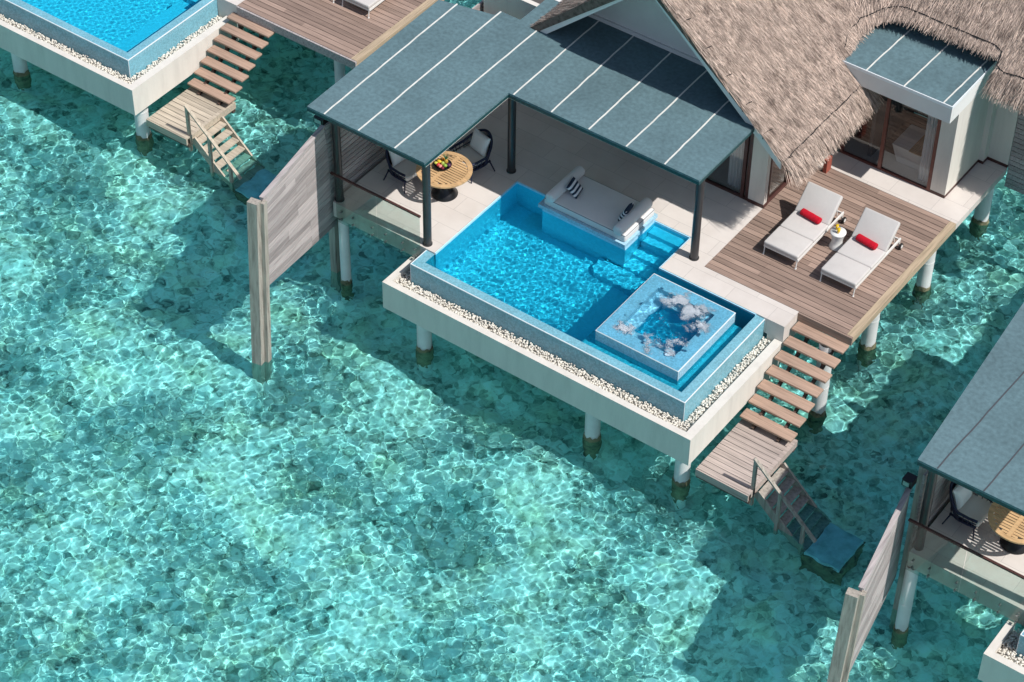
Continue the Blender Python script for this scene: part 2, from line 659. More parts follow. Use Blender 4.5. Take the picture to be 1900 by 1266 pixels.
SEAW = waves(3, 110, .10, .72, .0035)
SWELL = waves(8, 24, 1.6, 7, .22, .1)
def sea_z(X, Y):
    w = np.clip(1 - np.maximum(np.maximum(-20.5 - X, X - 20), np.maximum(-15.5 - Y, Y - 25)) / 4, 0, 1)
    return SEA + wave_z(SEAW, X, Y) * w * np.clip(1 + wave_z(SWELL, X, Y) * .45, .5, 1.6)
sea = sheet('sea', axis_pts(-20., 19.5, .031), axis_pts(-15., 24.5, .031), sea_z, M['sea'])
sea.cycles.is_caustics_caster = True
tag(sea, 'clear turquoise lagoon water with rippling surface', 'sea', kind='structure')

BEDW = waves(5, 60, .7, 5, .011, .8)
def bed_z(X, Y):
    w = np.clip(1 - np.maximum(np.maximum(-25 - X, X - 25), np.maximum(-20 - Y, Y - 30)) / 4, 0, 1)
    return BED + wave_z(BEDW, X, Y) * w
bed = sheet('seabed', axis_pts(-24., 24., .12), axis_pts(-19., 29., .12), bed_z, M['bed'])
bed.cycles.is_caustics_receiver = True
tag(bed, 'pale sand and coral rubble floor of the lagoon', 'seabed', kind='structure')

# ------------------------------------------------------------------ shared builders
def pile(parent, x, y, ztop, r=.19):
    b = B()
    b.cyl((x, y, ztop), (x, y, BED - .3), r, n=20, cap=False)
    b.cyl((x, y, -1.75), (x, y, -1.70), r * 1.03, n=20)
    o = b.build('pile', M['pile'], parent, True)
    c = B()
    n, m = 20, 10
    vs = []
    for k in range(m + 1):
        z = SEA + .12 - k * (1.25 / m)
        for i in range(n):
            t = 2 * PI * i / n
            rr = r * (1.02 if k == 0 else 1.05 + .12 * math.sin(k * .5)) * (1 + random.uniform(-.06, .10))
            vs.append((x + rr * math.cos(t), y + rr * math.sin(t), z + (random.uniform(-.05, .05) if k == 0 else 0)))
    c.add(vs, [(k * n + i, k * n + (i + 1) % n, (k + 1) * n + (i + 1) % n, (k + 1) * n + i)
               for k in range(m) for i in range(n)], True)
    c.build('algae_crust', M['algae'], o, True)
    return o

def boards_x(b, x0, x1, y0, y1, z, pitch, th=.035, gap=.015, split=True):
    """planks running along x, in two or three lengths, over y0..y1"""
    n = max(1, round((y1 - y0) / pitch))
    p = (y1 - y0) / n
    for i in range(n):
        cuts = [x0, x1]
        if split and x1 - x0 > 2.5:
            cuts.insert(1, x0 + (x1 - x0) * random.choice((.3, .5, .7)))
        for a, c in zip(cuts[:-1], cuts[1:]):
            b.box(a + .002, c - .002, y0 + i * p + gap / 2, y0 + (i + 1) * p - gap / 2, z - th, z + random.uniform(-.002, .002))
    return b

def pebbles(name, label, rects, z0, dz, size=.045):
    base = bmesh.new()
    bmesh.ops.create_icosphere(base, subdivisions=1, radius=1)
    bv = np.array([v.co[:] for v in base.verts])
    bf = np.array([[v.index for v in f.verts] for f in base.faces])
    base.free()
    P = []
    for (x0, x1, y0, y1) in rects:
        n = int((x1 - x0) * (y1 - y0) / (size * size) * 1.5)
        P.append(np.stack([rng.uniform(x0 + .015, x1 - .015, n), rng.uniform(y0 + .015, y1 - .015, n), z0 + rng.uniform(0, dz, n)], 1))
    P = np.concatenate(P)
    n = len(P)
    S = size * rng.uniform(.42, .78, (n, 1, 3)) * np.array([1.05, 1.05, .75])
    a = rng.uniform(0, 2 * PI, n)
    ca, sa = np.cos(a), np.sin(a)
    W = bv[None] * S * (1 + rng.uniform(-.16, .16, (n, len(bv), 1)))
    t_ = rng.uniform(-.6, .6, n)
    ct, st = np.cos(t_), np.sin(t_)
    X, Y, Z = W[..., 0], W[..., 1], W[..., 2]
    Y, Z = Y * ct[:, None] - Z * st[:, None], Y * st[:, None] + Z * ct[:, None]
    X, Y = X * ca[:, None] - Y * sa[:, None], X * sa[:, None] + Y * ca[:, None]
    V = (np.stack([X, Y, Z], -1) + P[:, None]).reshape(-1, 3)
    F = (bf[None] + (np.arange(n) * len(bv))[:, None, None]).reshape(-1, 3)
    o = raw_mesh(name, V, F, M['gravel'])
    return tag(o, label, 'gravel', kind='stuff')

def staircase(label, x0, x1, fronts, depth, zs):
    t = thing('timber_staircase', label, 'stairs', ((x0 + x1) / 2, fronts[-1], zs[-1] - .1), 'open timber staircases')
    for y, z in zip(fronts, zs):
        B().rbox(x0, x1, y, y + depth, z - .065, z, .008, 2).build('tread', M['tread'], t, True)
    y0, z0 = fronts[0] + depth, zs[0] - .08
    y1, z1 = fronts[-1], zs[-1] - .20
    for fx in (.27, .76):
        x = x0 + (x1 - x0) * fx
        b = B().bar((x, y0, z0 - .06), (x, y1, z1 - .02), .07, .12)
        for y, z in zip(fronts, zs):
            b.bar((x, y + depth * .5, z - .062), (x, y + depth * .5, z - .20), .07, .2, (0, 1, 0))
        b.build('stringer', M['stringer'], t, True)
    return t

def landing(label, x0, x1, y0, y1, z, m):
    t = thing('landing_platform', label, 'platform', ((x0 + x1) / 2, (y0 + y1) / 2, SEA), 'landing platforms at the foot of the stairs')
    boards_x(B(), x0, x1 - .10, y0, y1, z, .165).build('decking', m, t)
    B().box(x1 - .10, x1, y0, y1, z - .20, z + .004).build('edge_board', m, t)
    B().box(x0, x1, y0 - .04, y0 - .002, z - .22, z - .002).build('fascia', m, t)
    b = B()
    b.box(x0, x1, y0 + .02, y0 + .1, z - .33, z - .04)
    b.box(x0, x1 - .03, y1 - .12, y1, z - .33, z - .04)
    b.box(x0, x0 + .06, y0 + .1, y1 - .12, z - .33, z - .04)
    b.box(x1 - .16, x1 - .105, y0 + .1, y1 - .12, z - .33, z - .04)
    b.build('joist', M['stringer'], t, True)
    for (px, py) in ((x0 + .5, y1 - .5), (x1 - .45, y1 - .35)):
        B().box(px - .07, px + .07, py - .07, py + .07, BED - .2, z - .04).build('post', M['stringer'], t, True)
    return t

def ladder(label, off, m):
    ox, oy = off
    t = thing('sea_ladder', label, 'ladder', (10.05 + ox, .65 + oy, SEA), 'sea ladders at the landings')
    ya, yb = .1 + oy, 1.22 + oy
    sl_ = -.905
    def zat(x):
        return -1.70 + (x - 10.03) * sl_
    for y in (ya, yb):
        b = B().bar((10.04 + ox, y, zat(10.04) - .14), (11.45 + ox, y, zat(11.45) - .14), .05, .24)
        b.build('stringer', m, t, True)
    for k in range(7):
        x = 10.16 + k * .205
        z = zat(x) - .11
        B().box(x - .115 + ox, x + .115 + ox, ya + .027, yb - .027, z - .04, z).build('tread', m, t, True)
    B().bar((9.93 + ox, ya - .06, -.72), (11.74 + ox, ya - .06, -2.38), .09, .045).build('handrail', m, t, True)
    for x, zt, zb in ((9.98, -.79, -2.25), (10.70, -1.45, -2.85), (11.39, -2.08, -3.2)):
        B().box(x - .04 + ox, x + .04 + ox, ya - .1, ya - .02, zb, zt).build('post', m, t, True)
    return t

def sunken_block(label, x0, x1, y0, y1):
    def slab(a0, a1, b0, b1, z0, z1, jit, seed):
        bm = bmesh.new()
        bmesh.ops.create_cube(bm, size=1)
        bmesh.ops.subdivide_edges(bm, edges=bm.edges[:], cuts=5, use_grid_fill=True)
        rr = random.Random(seed)
        for v in bm.verts:
            v.co = Vector(((a0 + a1) / 2 + v.co.x * (a1 - a0) + rr.uniform(-jit, jit), (b0 + b1) / 2 + v.co.y * (b1 - b0) + rr.uniform(-jit, jit),
                           (z0 + z1) / 2 + v.co.z * (z1 - z0) + rr.uniform(-.012, .012)))
        bm.verts.index_update()
        b = B().add([v.co.copy() for v in bm.verts], [tuple(v.index for v in f.verts) for f in bm.faces])
        bm.free()
        return b
    o = slab(x0 - .04, x1 + .04, y0 - .04, y1 + .04, BED - .2, -3.06, .05, 4).build('footing_block', M['algae'], None, True)  # body set darker than the top slab, in the pile crust material
    slab(x0, x1, y0, y1, -3.07, -2.95, .025, 5).build('top_slab', M['block'], o, True)
    return tag(o, label, 'block', 'sunken footing blocks')

def pool_shell(t, x0, x1, y0, y1, basin, ytop, zt=-.05, rim=.25, right=True):
    """outer concrete basin with parapet, tiled wall with flat wet rim, floor"""
    bx0, bx1, by0 = basin
    b = B()
    b.box(bx0, bx1, by0, y0 + .12, -1.36, -.74)
    b.box(bx0, x0 + .12, y0 + .12, ytop, -1.36, -.74)
    b.box(x1 - .12, bx1, y0 + .12, ytop, -1.36, -.74)
    b.box(x0 + .12, x1 - .12, y0 + .12, ytop, -1.36, -1.28)
    b.box(bx0, bx1, by0, by0 + .17, -.739, -.505)
    b.box(bx0, bx0 + .17, by0 + .17, ytop, -.739, -.505)
    b.box(bx1 - .22, bx1, by0 + .17, ytop, -.739, -.505)
    b.build('basin', M['plaster'], t)
    b = B()
    b.box(x0, x1, y0, y0 + rim, -1.27, zt)
    b.box(x0, x0 + rim, y0 + rim, ytop, -1.27, zt)
    b.box(x1 - rim, x1, y0 + rim, ytop, -1.27, zt)
    b.build('tiled_wall', M['tile'], t, True)
    e = .016
    b = B()
    b.box(x0 - .004, x1 + .004, y0 - .005, y0 + e, zt - e, zt + .005)
    b.box(x1 - e, x1 + .005, y0 + e, ytop, zt - e, zt + .005)
    b.box(x0 - .005, x0 + e, y0 + e, min(ytop, y0 + .64), zt - e, zt + .005)
    for x in (x0, x1):
        b.box(x - .006, x + .006, y0 - .006, y0 + .006, -.73, zt - e)
    b.build('edge_trim', M['trim'], t)

def rope_chair(label, loc, rotz, group):
    """low navy rope armchair, front towards local -y"""
    t = thing('rope_armchair', label, 'chair', loc, group, 0)
    N = 26
    top, bot = [], []
    for k in range(N + 1):
        a = PI * (k / N) * 1.12 - PI * .06       # from right front round the back to left front
        x, y = .40 * math.cos(a), .04 + .36 * math.sin(a)
        if k == 0 or k == N:
            y = -.34
            x = .37 * (1 if k == 0 else -1)
        elif k in (1, N - 1):
            y = -.16
            x = .395 * (1 if k == 1 else -1)
        lift = max(0, math.sin(a))
        top.append(Vector((x, y + .06 * lift, .56 + .36 * lift ** 1.4)))
        bot.append(Vector((x * .9, y * .88, .33)))
    mt = Matrix.Translation(Vector(loc)) @ Matrix.Rotation(rotz, 4, 'Z') @ Matrix.Diagonal((1.12, 1.12, 1.06, 1))
    b = B().tube(top, .03, 8)
    b.tube(bot, .028, 8)
    b.tube([p.lerp(q, .5) for p, q in zip(top, bot)], .014, 6)
    b.xf(mt).build('backrest_rail', M['navy'], t)
    b = B()
    for k in range(N):
        for j in range(2):
            f = j / 2
            a, c = top[k].lerp(top[k + 1], f), bot[k].lerp(bot[k + 1], f)
            b.tube([a, a.lerp(c, .5) * 1.0 + Vector((a.x, a.y, 0)).normalized() * .012, c], .0085, 5, False)
    b.xf(mt).build('woven_rope', M['navy'], t)
    b = B()
    b.tube([(-.33, -.30, .33), (.33, -.30, .33)], .02)
    b.tube([(-.33, .26, .33), (.33, .26, .33)], .02)
    b.box(-.33, .33, -.30, .28, .30, .335)
    b.xf(mt).build('seat_frame', M['navy'], t)
    for sx in (-1, 1):
        for y0, y1 in ((-.28, -.33), (.24, .36)):
            B().tube([(sx * .33, y0, .34), (sx * .38, y1, .0)], [.02, .013]).xf(mt).build('leg', M['navy'], t)
    B().rbox(-.32, .32, -.36, .26, .335, .47, .045, 4).xf(mt).build('seat_cushion', M['cushion'], t)
    b = B().pillow(.56, .52, .2)
    b.xf(Matrix.Translation((0, .235, .70)) @ Matrix.Rotation(R(72), 4, 'X'))
    b.xf(mt).build('back_cushion', M['mattress'], t)
    return t

def dining_table(label, c, zt=.80, r=.71):
    t = thing('round_table', label, 'table', (c[0], c[1], 0), 'round slatted dining tables')
    b = B()
    n = 48
    ri = r - .12
    for i in range(n):   # border ring
        a0, a1 = 2 * PI * i / n, 2 * PI * (i + 1) / n
        q = []
        for z in (zt - .04, zt):
            q += [(c[0] + ri * math.cos(a0), c[1] + ri * math.sin(a0), z), (c[0] + r * math.cos(a0), c[1] + r * math.sin(a0), z),
                  (c[0] + r * math.cos(a1), c[1] + r * math.sin(a1), z), (c[0] + ri * math.cos(a1), c[1] + ri * math.sin(a1), z)]
        b.add(q, [(3, 2, 1, 0), (4, 5, 6, 7), (1, 2, 6, 5), (0, 4, 7, 3)])
    b.build('border_ring', M['teak'], t)
    b = B()
    b.box(c[0] - .05, c[0] + .05, c[1] - ri, c[1] + ri, zt - .035, zt - .002)
    b.build('centre_bar', M['teak'], t)
    b = B()
    k = -ri + .03
    while k < ri - .02:
        h = math.sqrt(max(0, ri * ri - k * k))
        w = .062
        h2 = math.sqrt(max(0, ri * ri - (k + w) ** 2)) if k + w < ri else 0
        hh = min(h, h2) + .004
        if hh > .1:
            b.box(c[0] - hh, c[0] - .054, c[1] + k, c[1] + k + w, zt - .03, zt - .006)
            b.box(c[0] + .054, c[0] + hh, c[1] + k, c[1] + k + w, zt - .03, zt - .006)
        k += w + .020
    b.build('slat', M['teak'], t)
    B().lathe([(.0, .012), (.34, .012), (.34, .03), (.24, .12), (.13, .34), (.09, .6), (.12, zt - .05), (.3, zt - .042)], (c[0], c[1], 0), 28).build('pedestal', M['black'], t)
    return t

def glass_railing(label, x0, x1, y, xm):
    t = thing('glass_railing', label, 'railing', ((x0 + x1) / 2, y, 0), 'glass terrace railings')
    for a, c in ((x0, xm - .008), (xm + .008, x1)):
        B().box(a, c, y - .006, y + .006, -.47, 1.03).build('pane', M['rail_glass'], t)
    B().box(x0 - .12, x1 + .02, y - .03, y + .03, 1.03, 1.075).build('handrail', M['frame'], t)
    n = 0
    w = (x1 - x0)
    for fx in (.05, .19, .42, .58, .78, .93):
        for z in (-.13, -.36):
            x = x0 + w * fx
            B().cyl((x, y - .03, z), (x, y + .06, z), .028, n=10).build('bolt', M['steel'], t)
    return t

def slat_wall(b, x, y0, y1, z0, z1, pitch=.15, gap=.022, th=.03):
    n = round((z1 - z0) / pitch)
    p = (z1 - z0) / n
    for i in range(n):
        b.box(x - th, x, y0, y1, z0 + i * p + gap, z0 + (i + 1) * p)
    b.box(x - th - .03, x - th - .004, y0, y1, z0, z1 - .01)
    return b

def screen_panel(b, A, Bp, C, D, n, th=.06, gap=.016):
    """plank panel between top edge A-Bp and bottom edge C-D"""
    A, Bp, C, D = map(Vector, (A, Bp, C, D))
    nrm = (Bp - A).cross(C - A).normalized()
    if nrm.x < 0:
        nrm = -nrm
    for i in range(n):
        f0, f1 = i / n, (i + 1) / n
        a, c = A.lerp(C, f0), Bp.lerp(D, f0)
        a1, c1 = A.lerp(C, f1), Bp.lerp(D, f1)
        a1 += (a - a1).normalized() * gap
        c1 += (c - c1).normalized() * gap
        cuts = [0, random.choice((.35, .5, .65)), 1]
        for k in range(2):
            u0, u1 = cuts[k] + .0008, cuts[k + 1] - .0008
            p = [a1.lerp(c1, u0), a1.lerp(c1, u1), a.lerp(c, u1), a.lerp(c, u0)]
            q = [v - nrm * th for v in p]
            b.add(q + p, [(3, 2, 1, 0), (4, 5, 6, 7), (0, 1, 5, 4), (1, 2, 6, 5), (2, 3, 7, 6), (3, 0, 4, 7)])
    return b

def canopy(t, outline, zt, seams, seam_mat):
    b = B().prism(outline, zt - .06, zt)
    o = b.build('canopy_roof', M['felt'], t)
    ins = B().prism([(x, y) for x, y in outline], zt - .15, zt - .062)
    ins.build('roof_edge', M['felt_edge'], o)
    cx_ = sum(p[0] for p in outline) / len(outline)
    cy_ = sum(p[1] for p in outline) / len(outline)
    B().prism([(cx_ + (x - cx_) * .988, cy_ + (y - cy_) * .988) for x, y in outline], zt - .168, zt - .152).build('fill_soffit', M['fill_soffit'], o)  # unseen pale underside, added to bounce light onto the terrace
    for (x, y0, x1, y1) in seams:
        b = B()
        n = 16
        prev = None
        for k in range(n + 1):
            f = k / n
            p = Vector((x + (x1 - x) * f + random.uniform(-.008, .008), y0 + (y1 - y0) * f, zt + .004))
            if prev:
                b.bar(prev, p, .036 if seam_mat is M['seam'] else .028, .012)
            prev = p
        b.build('seam', seam_mat, o)
    return o

# ------------------------------------------------------------------ thatch
def blades(P, D, Nrm, L, W, droop=0., seg=1, jit=.14, lift=.03):
    """thin straw blades: roots P, direction D (downslope), surface normal Nrm"""
    n = len(P)
    D = np.broadcast_to(np.asarray(D, float), (n, 3)).copy()
    Nm = np.broadcast_to(np.asarray(Nrm, float), (n, 3))
    S = np.cross(D, Nm)
    S /= np.linalg.norm(S, axis=1)[:, None]
    D = D + S * rng.normal(0, jit, (n, 1)) + Nm * rng.normal(.02, .05, (n, 1))
    D /= np.linalg.norm(D, axis=1)[:, None]
    S = np.cross(D, Nm)
    S = S / np.linalg.norm(S, axis=1)[:, None] + Nm * rng.normal(0, .5, (n, 1))
    S /= np.linalg.norm(S, axis=1)[:, None]
    L = L[:, None]
    W = W[:, None]
    rows = []
    for k in range(seg + 1):
        f = k / seg
        c = P + D * L * f + Nm * (lift * f) + np.array([0, 0, -1.]) * (droop * L * f * f)
        w = W * (1 - .65 * f)
        rows += [c - S * w / 2, c + S * w / 2]
    V = np.stack(rows, 1).reshape(-1, 3)
    st = 2 * (seg + 1)
    F = []
    for k in range(seg):
        q = np.array([2 * k, 2 * k + 1, 2 * k + 3, 2 * k + 2])
        F.append(q[None] + (np.arange(n) * st)[:, None])
    return V, np.concatenate(F)

def join(parts):
    Vs, Fs, o = [], [], 0
    for V, F in parts:
        Vs.append(V)
        Fs.append(F + o)
        o += len(V)
    return np.concatenate(Vs), np.concatenate(Fs)

RX, RZ, SLP = 2.65, 6.32, .87
CS = 1 / math.hypot(1, SLP)
def main_z(x):
    return RZ - SLP * (x - RX)
WY0, WZ0 = 11.52, 3.81
def wing_z(y):
    return WZ0 + SLP * (y - WY0)

CORN = [Vector(p) for p in ((6.10, 9.77, 3.33), (6.0, 10.01, 3.40), (5.89, 10.36, 3.46), (5.94, 10.83, 3.56), (6.30, 11.40, 3.72), (6.79, 11.57, 3.85))]
def thatch(t, detail=True):
    th = .30
    b = B()
    # right slope: full length in front, cut back above the bath wing behind
    b.prism_y([(RX, RZ), (RX, RZ - th * 1.3), (6.83, main_z(6.83) - th * .5), (6.83, main_z(6.83))], 5.9, 9.76)
    b.prism_y([(RX, RZ), (RX, RZ - th * 1.3), (6.06, main_z(6.06) - .14), (6.06, main_z(6.06))], 9.762, 19)
    # left slope
    lx = -1.25
    b.prism_y([(RX, RZ - .002), (lx, RZ - .91 * (RX - lx)), (lx, RZ - .91 * (RX - lx) - th * .6), (RX, RZ - th * 1.3 - .002)], 5.9, 19)
    # wing slope facing the deck
    ry = 15.2
    b.prism_x([(WY0, WZ0), (ry, wing_z(ry)), (ry + 3.5, wing_z(ry) - 3.0), (ry + 3.5, wing_z(ry) - 3.3), (ry, wing_z(ry) - .4), (WY0, WZ0 - .12)], 5.0, 9.62)
    b.prism_x([(11.16, wing_z(11.16)), (ry, wing_z(ry) - .001), (ry + 3.5, wing_z(ry) - 3.0), (ry + 3.5, wing_z(ry) - 3.3), (ry, wing_z(ry) - .4), (11.16, wing_z(11.16) - .14)], 9.622, 15)
    o = b.build('thatch_roof', M['thatch_base'], t)
    if not detail:
        return o
    dm = np.array([CS, 0, -SLP * CS])
    nm = np.array([SLP * CS, 0, CS])
    dw = np.array([0, -CS, -SLP * CS])
    nw = np.array([0, -SLP * CS, CS])
    parts = []
    # body of the main slope
    def scat(n, x0, x1, y0, y1):
        return rng.uniform(x0, x1, n), rng.uniform(y0, y1, n)
    x, y = scat(46000, RX, 6.72, 5.93, 9.74)
    x2, y2 = scat(24000, RX, 6.0, 9.74, 14)
    keep = y2 < WY0 + (5.45 - x2) + .1
    x = np.concatenate([x, x2[keep]])
    y = np.concatenate([y, y2[keep]])
    P = np.stack([x, y, main_z(x) - .006], 1)
    n = len(P)
    parts.append(blades(P, dm, nm, rng.uniform(.16, .44, n), rng.uniform(.009, .022, n), jit=.16, lift=.03))
    # body of the wing slope
    x, y = scat(58000, 4.6, 13.2, 11.17, 15.1)
    keep = ((x > 9.62) | (y > WY0)) & (y > WY0 + (5.45 - x) - .1)
    x, y = x[keep], y[keep]
    P = np.stack([x, y, wing_z(y) - .006], 1)
    n = len(P)
    parts.append(blades(P, dw, nw, rng.uniform(.16, .44, n), rng.uniform(.009, .022, n), jit=.16, lift=.03))
    # left slope seen just above the canopy
    x, y = scat(6000, lx, RX, 5.93, 9)
    P = np.stack([x, y, RZ - .91 * (RX - x)], 1)
    dl = np.array([-.74, 0, -.673])
    n = len(P)
    parts.append(blades(P, dl, np.array([-.673, 0, .74]), rng.uniform(.16, .44, n), rng.uniform(.009, .022, n), jit=.16))
    x, y = scat(5200, RX, 6.7, 5.80, 5.99)
    P = np.stack([x, y, main_z(x) + .02 - np.clip(5.86 - y, 0, 1) * .9], 1)
    n = len(P)
    parts.append(blades(P, dm, nm, rng.uniform(.25, .6, n), rng.uniform(.012, .026, n), jit=.06, lift=.01))
    # fringes hanging past the tying rope
    def fringe(n, root, d, nn, l0, l1, droop, layers=5):
        Q = []
        for k in range(layers):
            off = (k / layers) * .10
            Q.append(root(n) + np.asarray(d) * rng.uniform(-.12, .02, (n, 1)) - np.asarray(nn) * off)
        Q = np.concatenate(Q)
        m = len(Q)
        parts.append(blades(Q, d, nn, rng.uniform(l0, l1, m), rng.uniform(.011, .024, m), droop, 3, .24, .02))
    def rm(n):
        yy = rng.uniform(5.92, 9.76, n)
        return np.stack([np.full(n, 6.80), yy, np.full(n, main_z(6.80))], 1)
    fringe(900, rm, dm, nm, .35, .74, .22)
    def rm2(n):
        yy = rng.uniform(9.76, 10.1, n)
        return np.stack([np.full(n, 6.03), yy, np.full(n, main_z(6.03))], 1)
    fringe(60, rm2, dm, nm, .16, .34, .25)
    def rw(n):
        xx = rng.uniform(6.7, 9.62, n)
        return np.stack([xx, np.full(n, WY0 + .03), np.full(n, wing_z(WY0 + .03))], 1)
    fringe(800, rw, dw, nw, .14, .32, .1)
    def rw2(n):
        xx = rng.uniform(9.64, 12.5, n)
        return np.stack([xx, np.full(n, 11.19), np.full(n, wing_z(11.19))], 1)
    fringe(760, rw2, dw, nw, .36, .74, .25)
    def rw3(n):    # short side where the eave steps down
        yy = rng.uniform(11.05, 11.6, n)
        return np.stack([np.full(n, 9.64), yy, wing_z(yy)], 1)
    fringe(120, rw3, dw, nw, .2, .5, .25)
    # rounded corner where the two slopes run together above the bath roof
    ths = [0, .12, .35, .78, 1.3, PI / 2]
    pb = B()
    n = 26
    nodes = []
    for k in range(n + 1):
        f = k / n * (len(CORN) - 1)
        a = min(int(f), len(CORN) - 2)
        u = f - a
        P0 = CORN[a].lerp(CORN[a + 1], u)
        th_ = ths[a] * (1 - u) + ths[a + 1] * u
        rise = .87 * max(math.cos(th_), math.sin(th_))
        nodes.append((P0, Vector((-math.cos(th_), math.sin(th_), rise)).normalized()))
    vs = [p for p, h in nodes] + [p + h * 1.5 for p, h in nodes] + [p - Vector((0, 0, .14)) for p, h in nodes]
    pb.add(vs, [(k, k + 1, n + 2 + k, n + 1 + k) for k in range(n)] + [(2 * n + 2 + k, 2 * n + 3 + k, k + 1, k) for k in range(n)])
    pb.build('thatch_corner', M['thatch_base'], o)
    for lo, hi, l0, l1, m, dr in ((0.05, 1.55, .2, .5, 5200, 0), (-.1, .1, .12, .30, 2600, .1)):
        ki = rng.uniform(0, n - .001, m)
        a = ki.astype(int)
        u = (ki - a)[:, None]
        PN = np.array([p[:] for p, h in nodes])
        HN = np.array([h[:] for p, h in nodes])
        P0 = PN[a] * (1 - u) + PN[a + 1] * u
        H0 = HN[a] * (1 - u) + HN[a + 1] * u
        P0 = P0 + H0 * rng.uniform(lo, hi, (m, 1)) - np.array([0, 0, .01])
        NN = np.stack([-H0[:, 0] * H0[:, 2], -H0[:, 1] * H0[:, 2], H0[:, 0] ** 2 + H0[:, 1] ** 2], 1)
        NN /= np.linalg.norm(NN, axis=1)[:, None]
        parts.append(blades(P0, -H0, NN, rng.uniform(l0, l1, m), rng.uniform(.012, .026, m), dr, 3, .18, .03))
    V, F = join([(v, f) for v, f in parts])
    s = raw_mesh('straw', V, F, M['thatch'])
    s.data.transform(Matrix.Translation(-Vector(t.location)))
    s.parent = o
    # tying ropes
    def wig(pts, r=.016):
        out = []
        for a, c in zip(pts[:-1], pts[1:]):
            a, c = Vector(a), Vector(c)
            m = max(2, int((c - a).length / .16))
            for k in range(m):
                out.append(a.lerp(c, k / m) + Vector((random.uniform(-.018, .018), random.uniform(-.012, .012), random.uniform(-.008, .008))))
        out.append(Vector(pts[-1]))
        B().tube(out, r, 6).build('rope', M['rope'], o)
    e = .045
    wig([(6.83, 5.9, main_z(6.83) + e), (6.82, 9.75, main_z(6.82) + e)])
    wig([CORN[0] + Vector((0, 0, e))] + [p + Vector((0, 0, e)) for p in CORN[1:]] + [(9.3, 11.54, wing_z(11.54) + e), (9.52, 11.47, wing_z(11.47) + e), (9.56, 11.2, wing_z(11.2) + e),
         (9.8, 11.12, wing_z(11.12) + e), (10.2, 11.17, wing_z(11.17) + e), (12.5, 11.16, wing_z(11.16) + e)])
    # ties over the verge
    k = 6.83
    while k > RX:
        z = main_z(k)
        B().tube([(k, 5.80, z - .10), (k, 5.83, z + .035), (k + .03, 5.98, z + .055), (k + .06, 6.12, z + .03)], .011, 5).build('tie', M['rope'], o)
        k -= .62
    # rounded verge roll and board below it
    pts = []
    m = 40
    for k in range(m + 1):
        x = RX + (6.86 - RX) * k / m
        pts.append((x, 5.90 + random.uniform(-.01, .01), main_z(x) - .06))
    B().tube(pts, .07, 10).build('verge_roll', M['thatch_base'], o)
    b = B().prism_y([(RX, RZ - .20), (RX, RZ - .46), (6.70, main_z(6.70) - .46), (6.70, main_z(6.70) - .20)], 5.93, 5.99)
    b.prism_y([(RX - .001, RZ - .18), (-.95, RZ - .91 * (RX + .95) - .18), (-.95, RZ - .91 * (RX + .95) - .42), (RX - .001, RZ - .46)], 5.93, 5.99)
    b.build('verge_board', M['wallwhite'], o)
    return o

# ================================================================== main villa
VL = (2.65, 8.2, 0)
villa = thing('overwater_villa', 'central thatched villa with blue grey felt canopy, white gable and glazed bath wing', 'villa', VL)
B().prism([(-2.95, .63), (.26, .63), (.26, 4.07), (1.35, 4.07), (1.35, 4.9), (5.0, 4.9), (5.0, 3.51), (8.54, 3.51), (8.54, 4.175),
           (5.84, 4.175), (5.84, 6.95), (-2.95, 6.95)], -.47, 0).build('terrace', M['paving'], villa)
B().box(8.1, 8.54, 3.515, 4.17, -.72, -.472).build('terrace_wall', M['plaster'], villa)
dk = boards_x(B(), 5.845, 9.86, 4.18, 9.295, 0, .173).build('sun_deck', M['deck'], villa)
B().box(9.865, 10.04, 4.18, 9.295, -.2, .003).build('edge_board', M['deckedge'], dk)
B().box(8.545, 10.04, 4.13, 4.176, -.24, -.004).build('fascia', M['deck'], dk)
B().box(5.9, 9.8, 4.4, 9.2, -.34, -.06).build('joist', M['stringer'], dk)
B().prism([(5.845, 9.30), (10.04, 9.30), (10.04, 12.03), (9.3, 12.03), (9.3, 9.99), (5.845, 9.99)], -.2, 0).build('bath_terrace', M['paving'], villa)
# pillars
for (px, py) in ((-.083, .793), (-.083, 4.29), (5.47, 4.29), (-2.87, .80)):
    b = B().cyl((px, py, 0), (px, py, 3.08), .105, n=24)
    b.cyl((px, py, 0), (px, py, .03), .125, n=24)
    b.build('pillar', M['metal_dark'], villa)
# canopy
cz = 3.27
canopy(villa, [(-3.15, .11), (.41, .11), (.41, 3.44), (5.92, 3.44), (5.88, 7.22), (-1.1, 7.22), (-1.1, 6.02), (-1.74, 6.02), (-1.74, 5.80), (-3.26, 5.47)],
       cz, [(-2.63, .12, -2.78, 5.6), (-1.58, .12, -1.70, 6.0), (-.49, .12, -.50, 6.15), (.56, 3.45, .50, 7.2), (1.68, 3.45, 1.55, 7.2),
            (2.78, 3.45, 2.68, 7.2), (3.86, 3.45, 3.78, 7.2), (4.94, 3.45, 4.84, 7.0)], M['seam'])
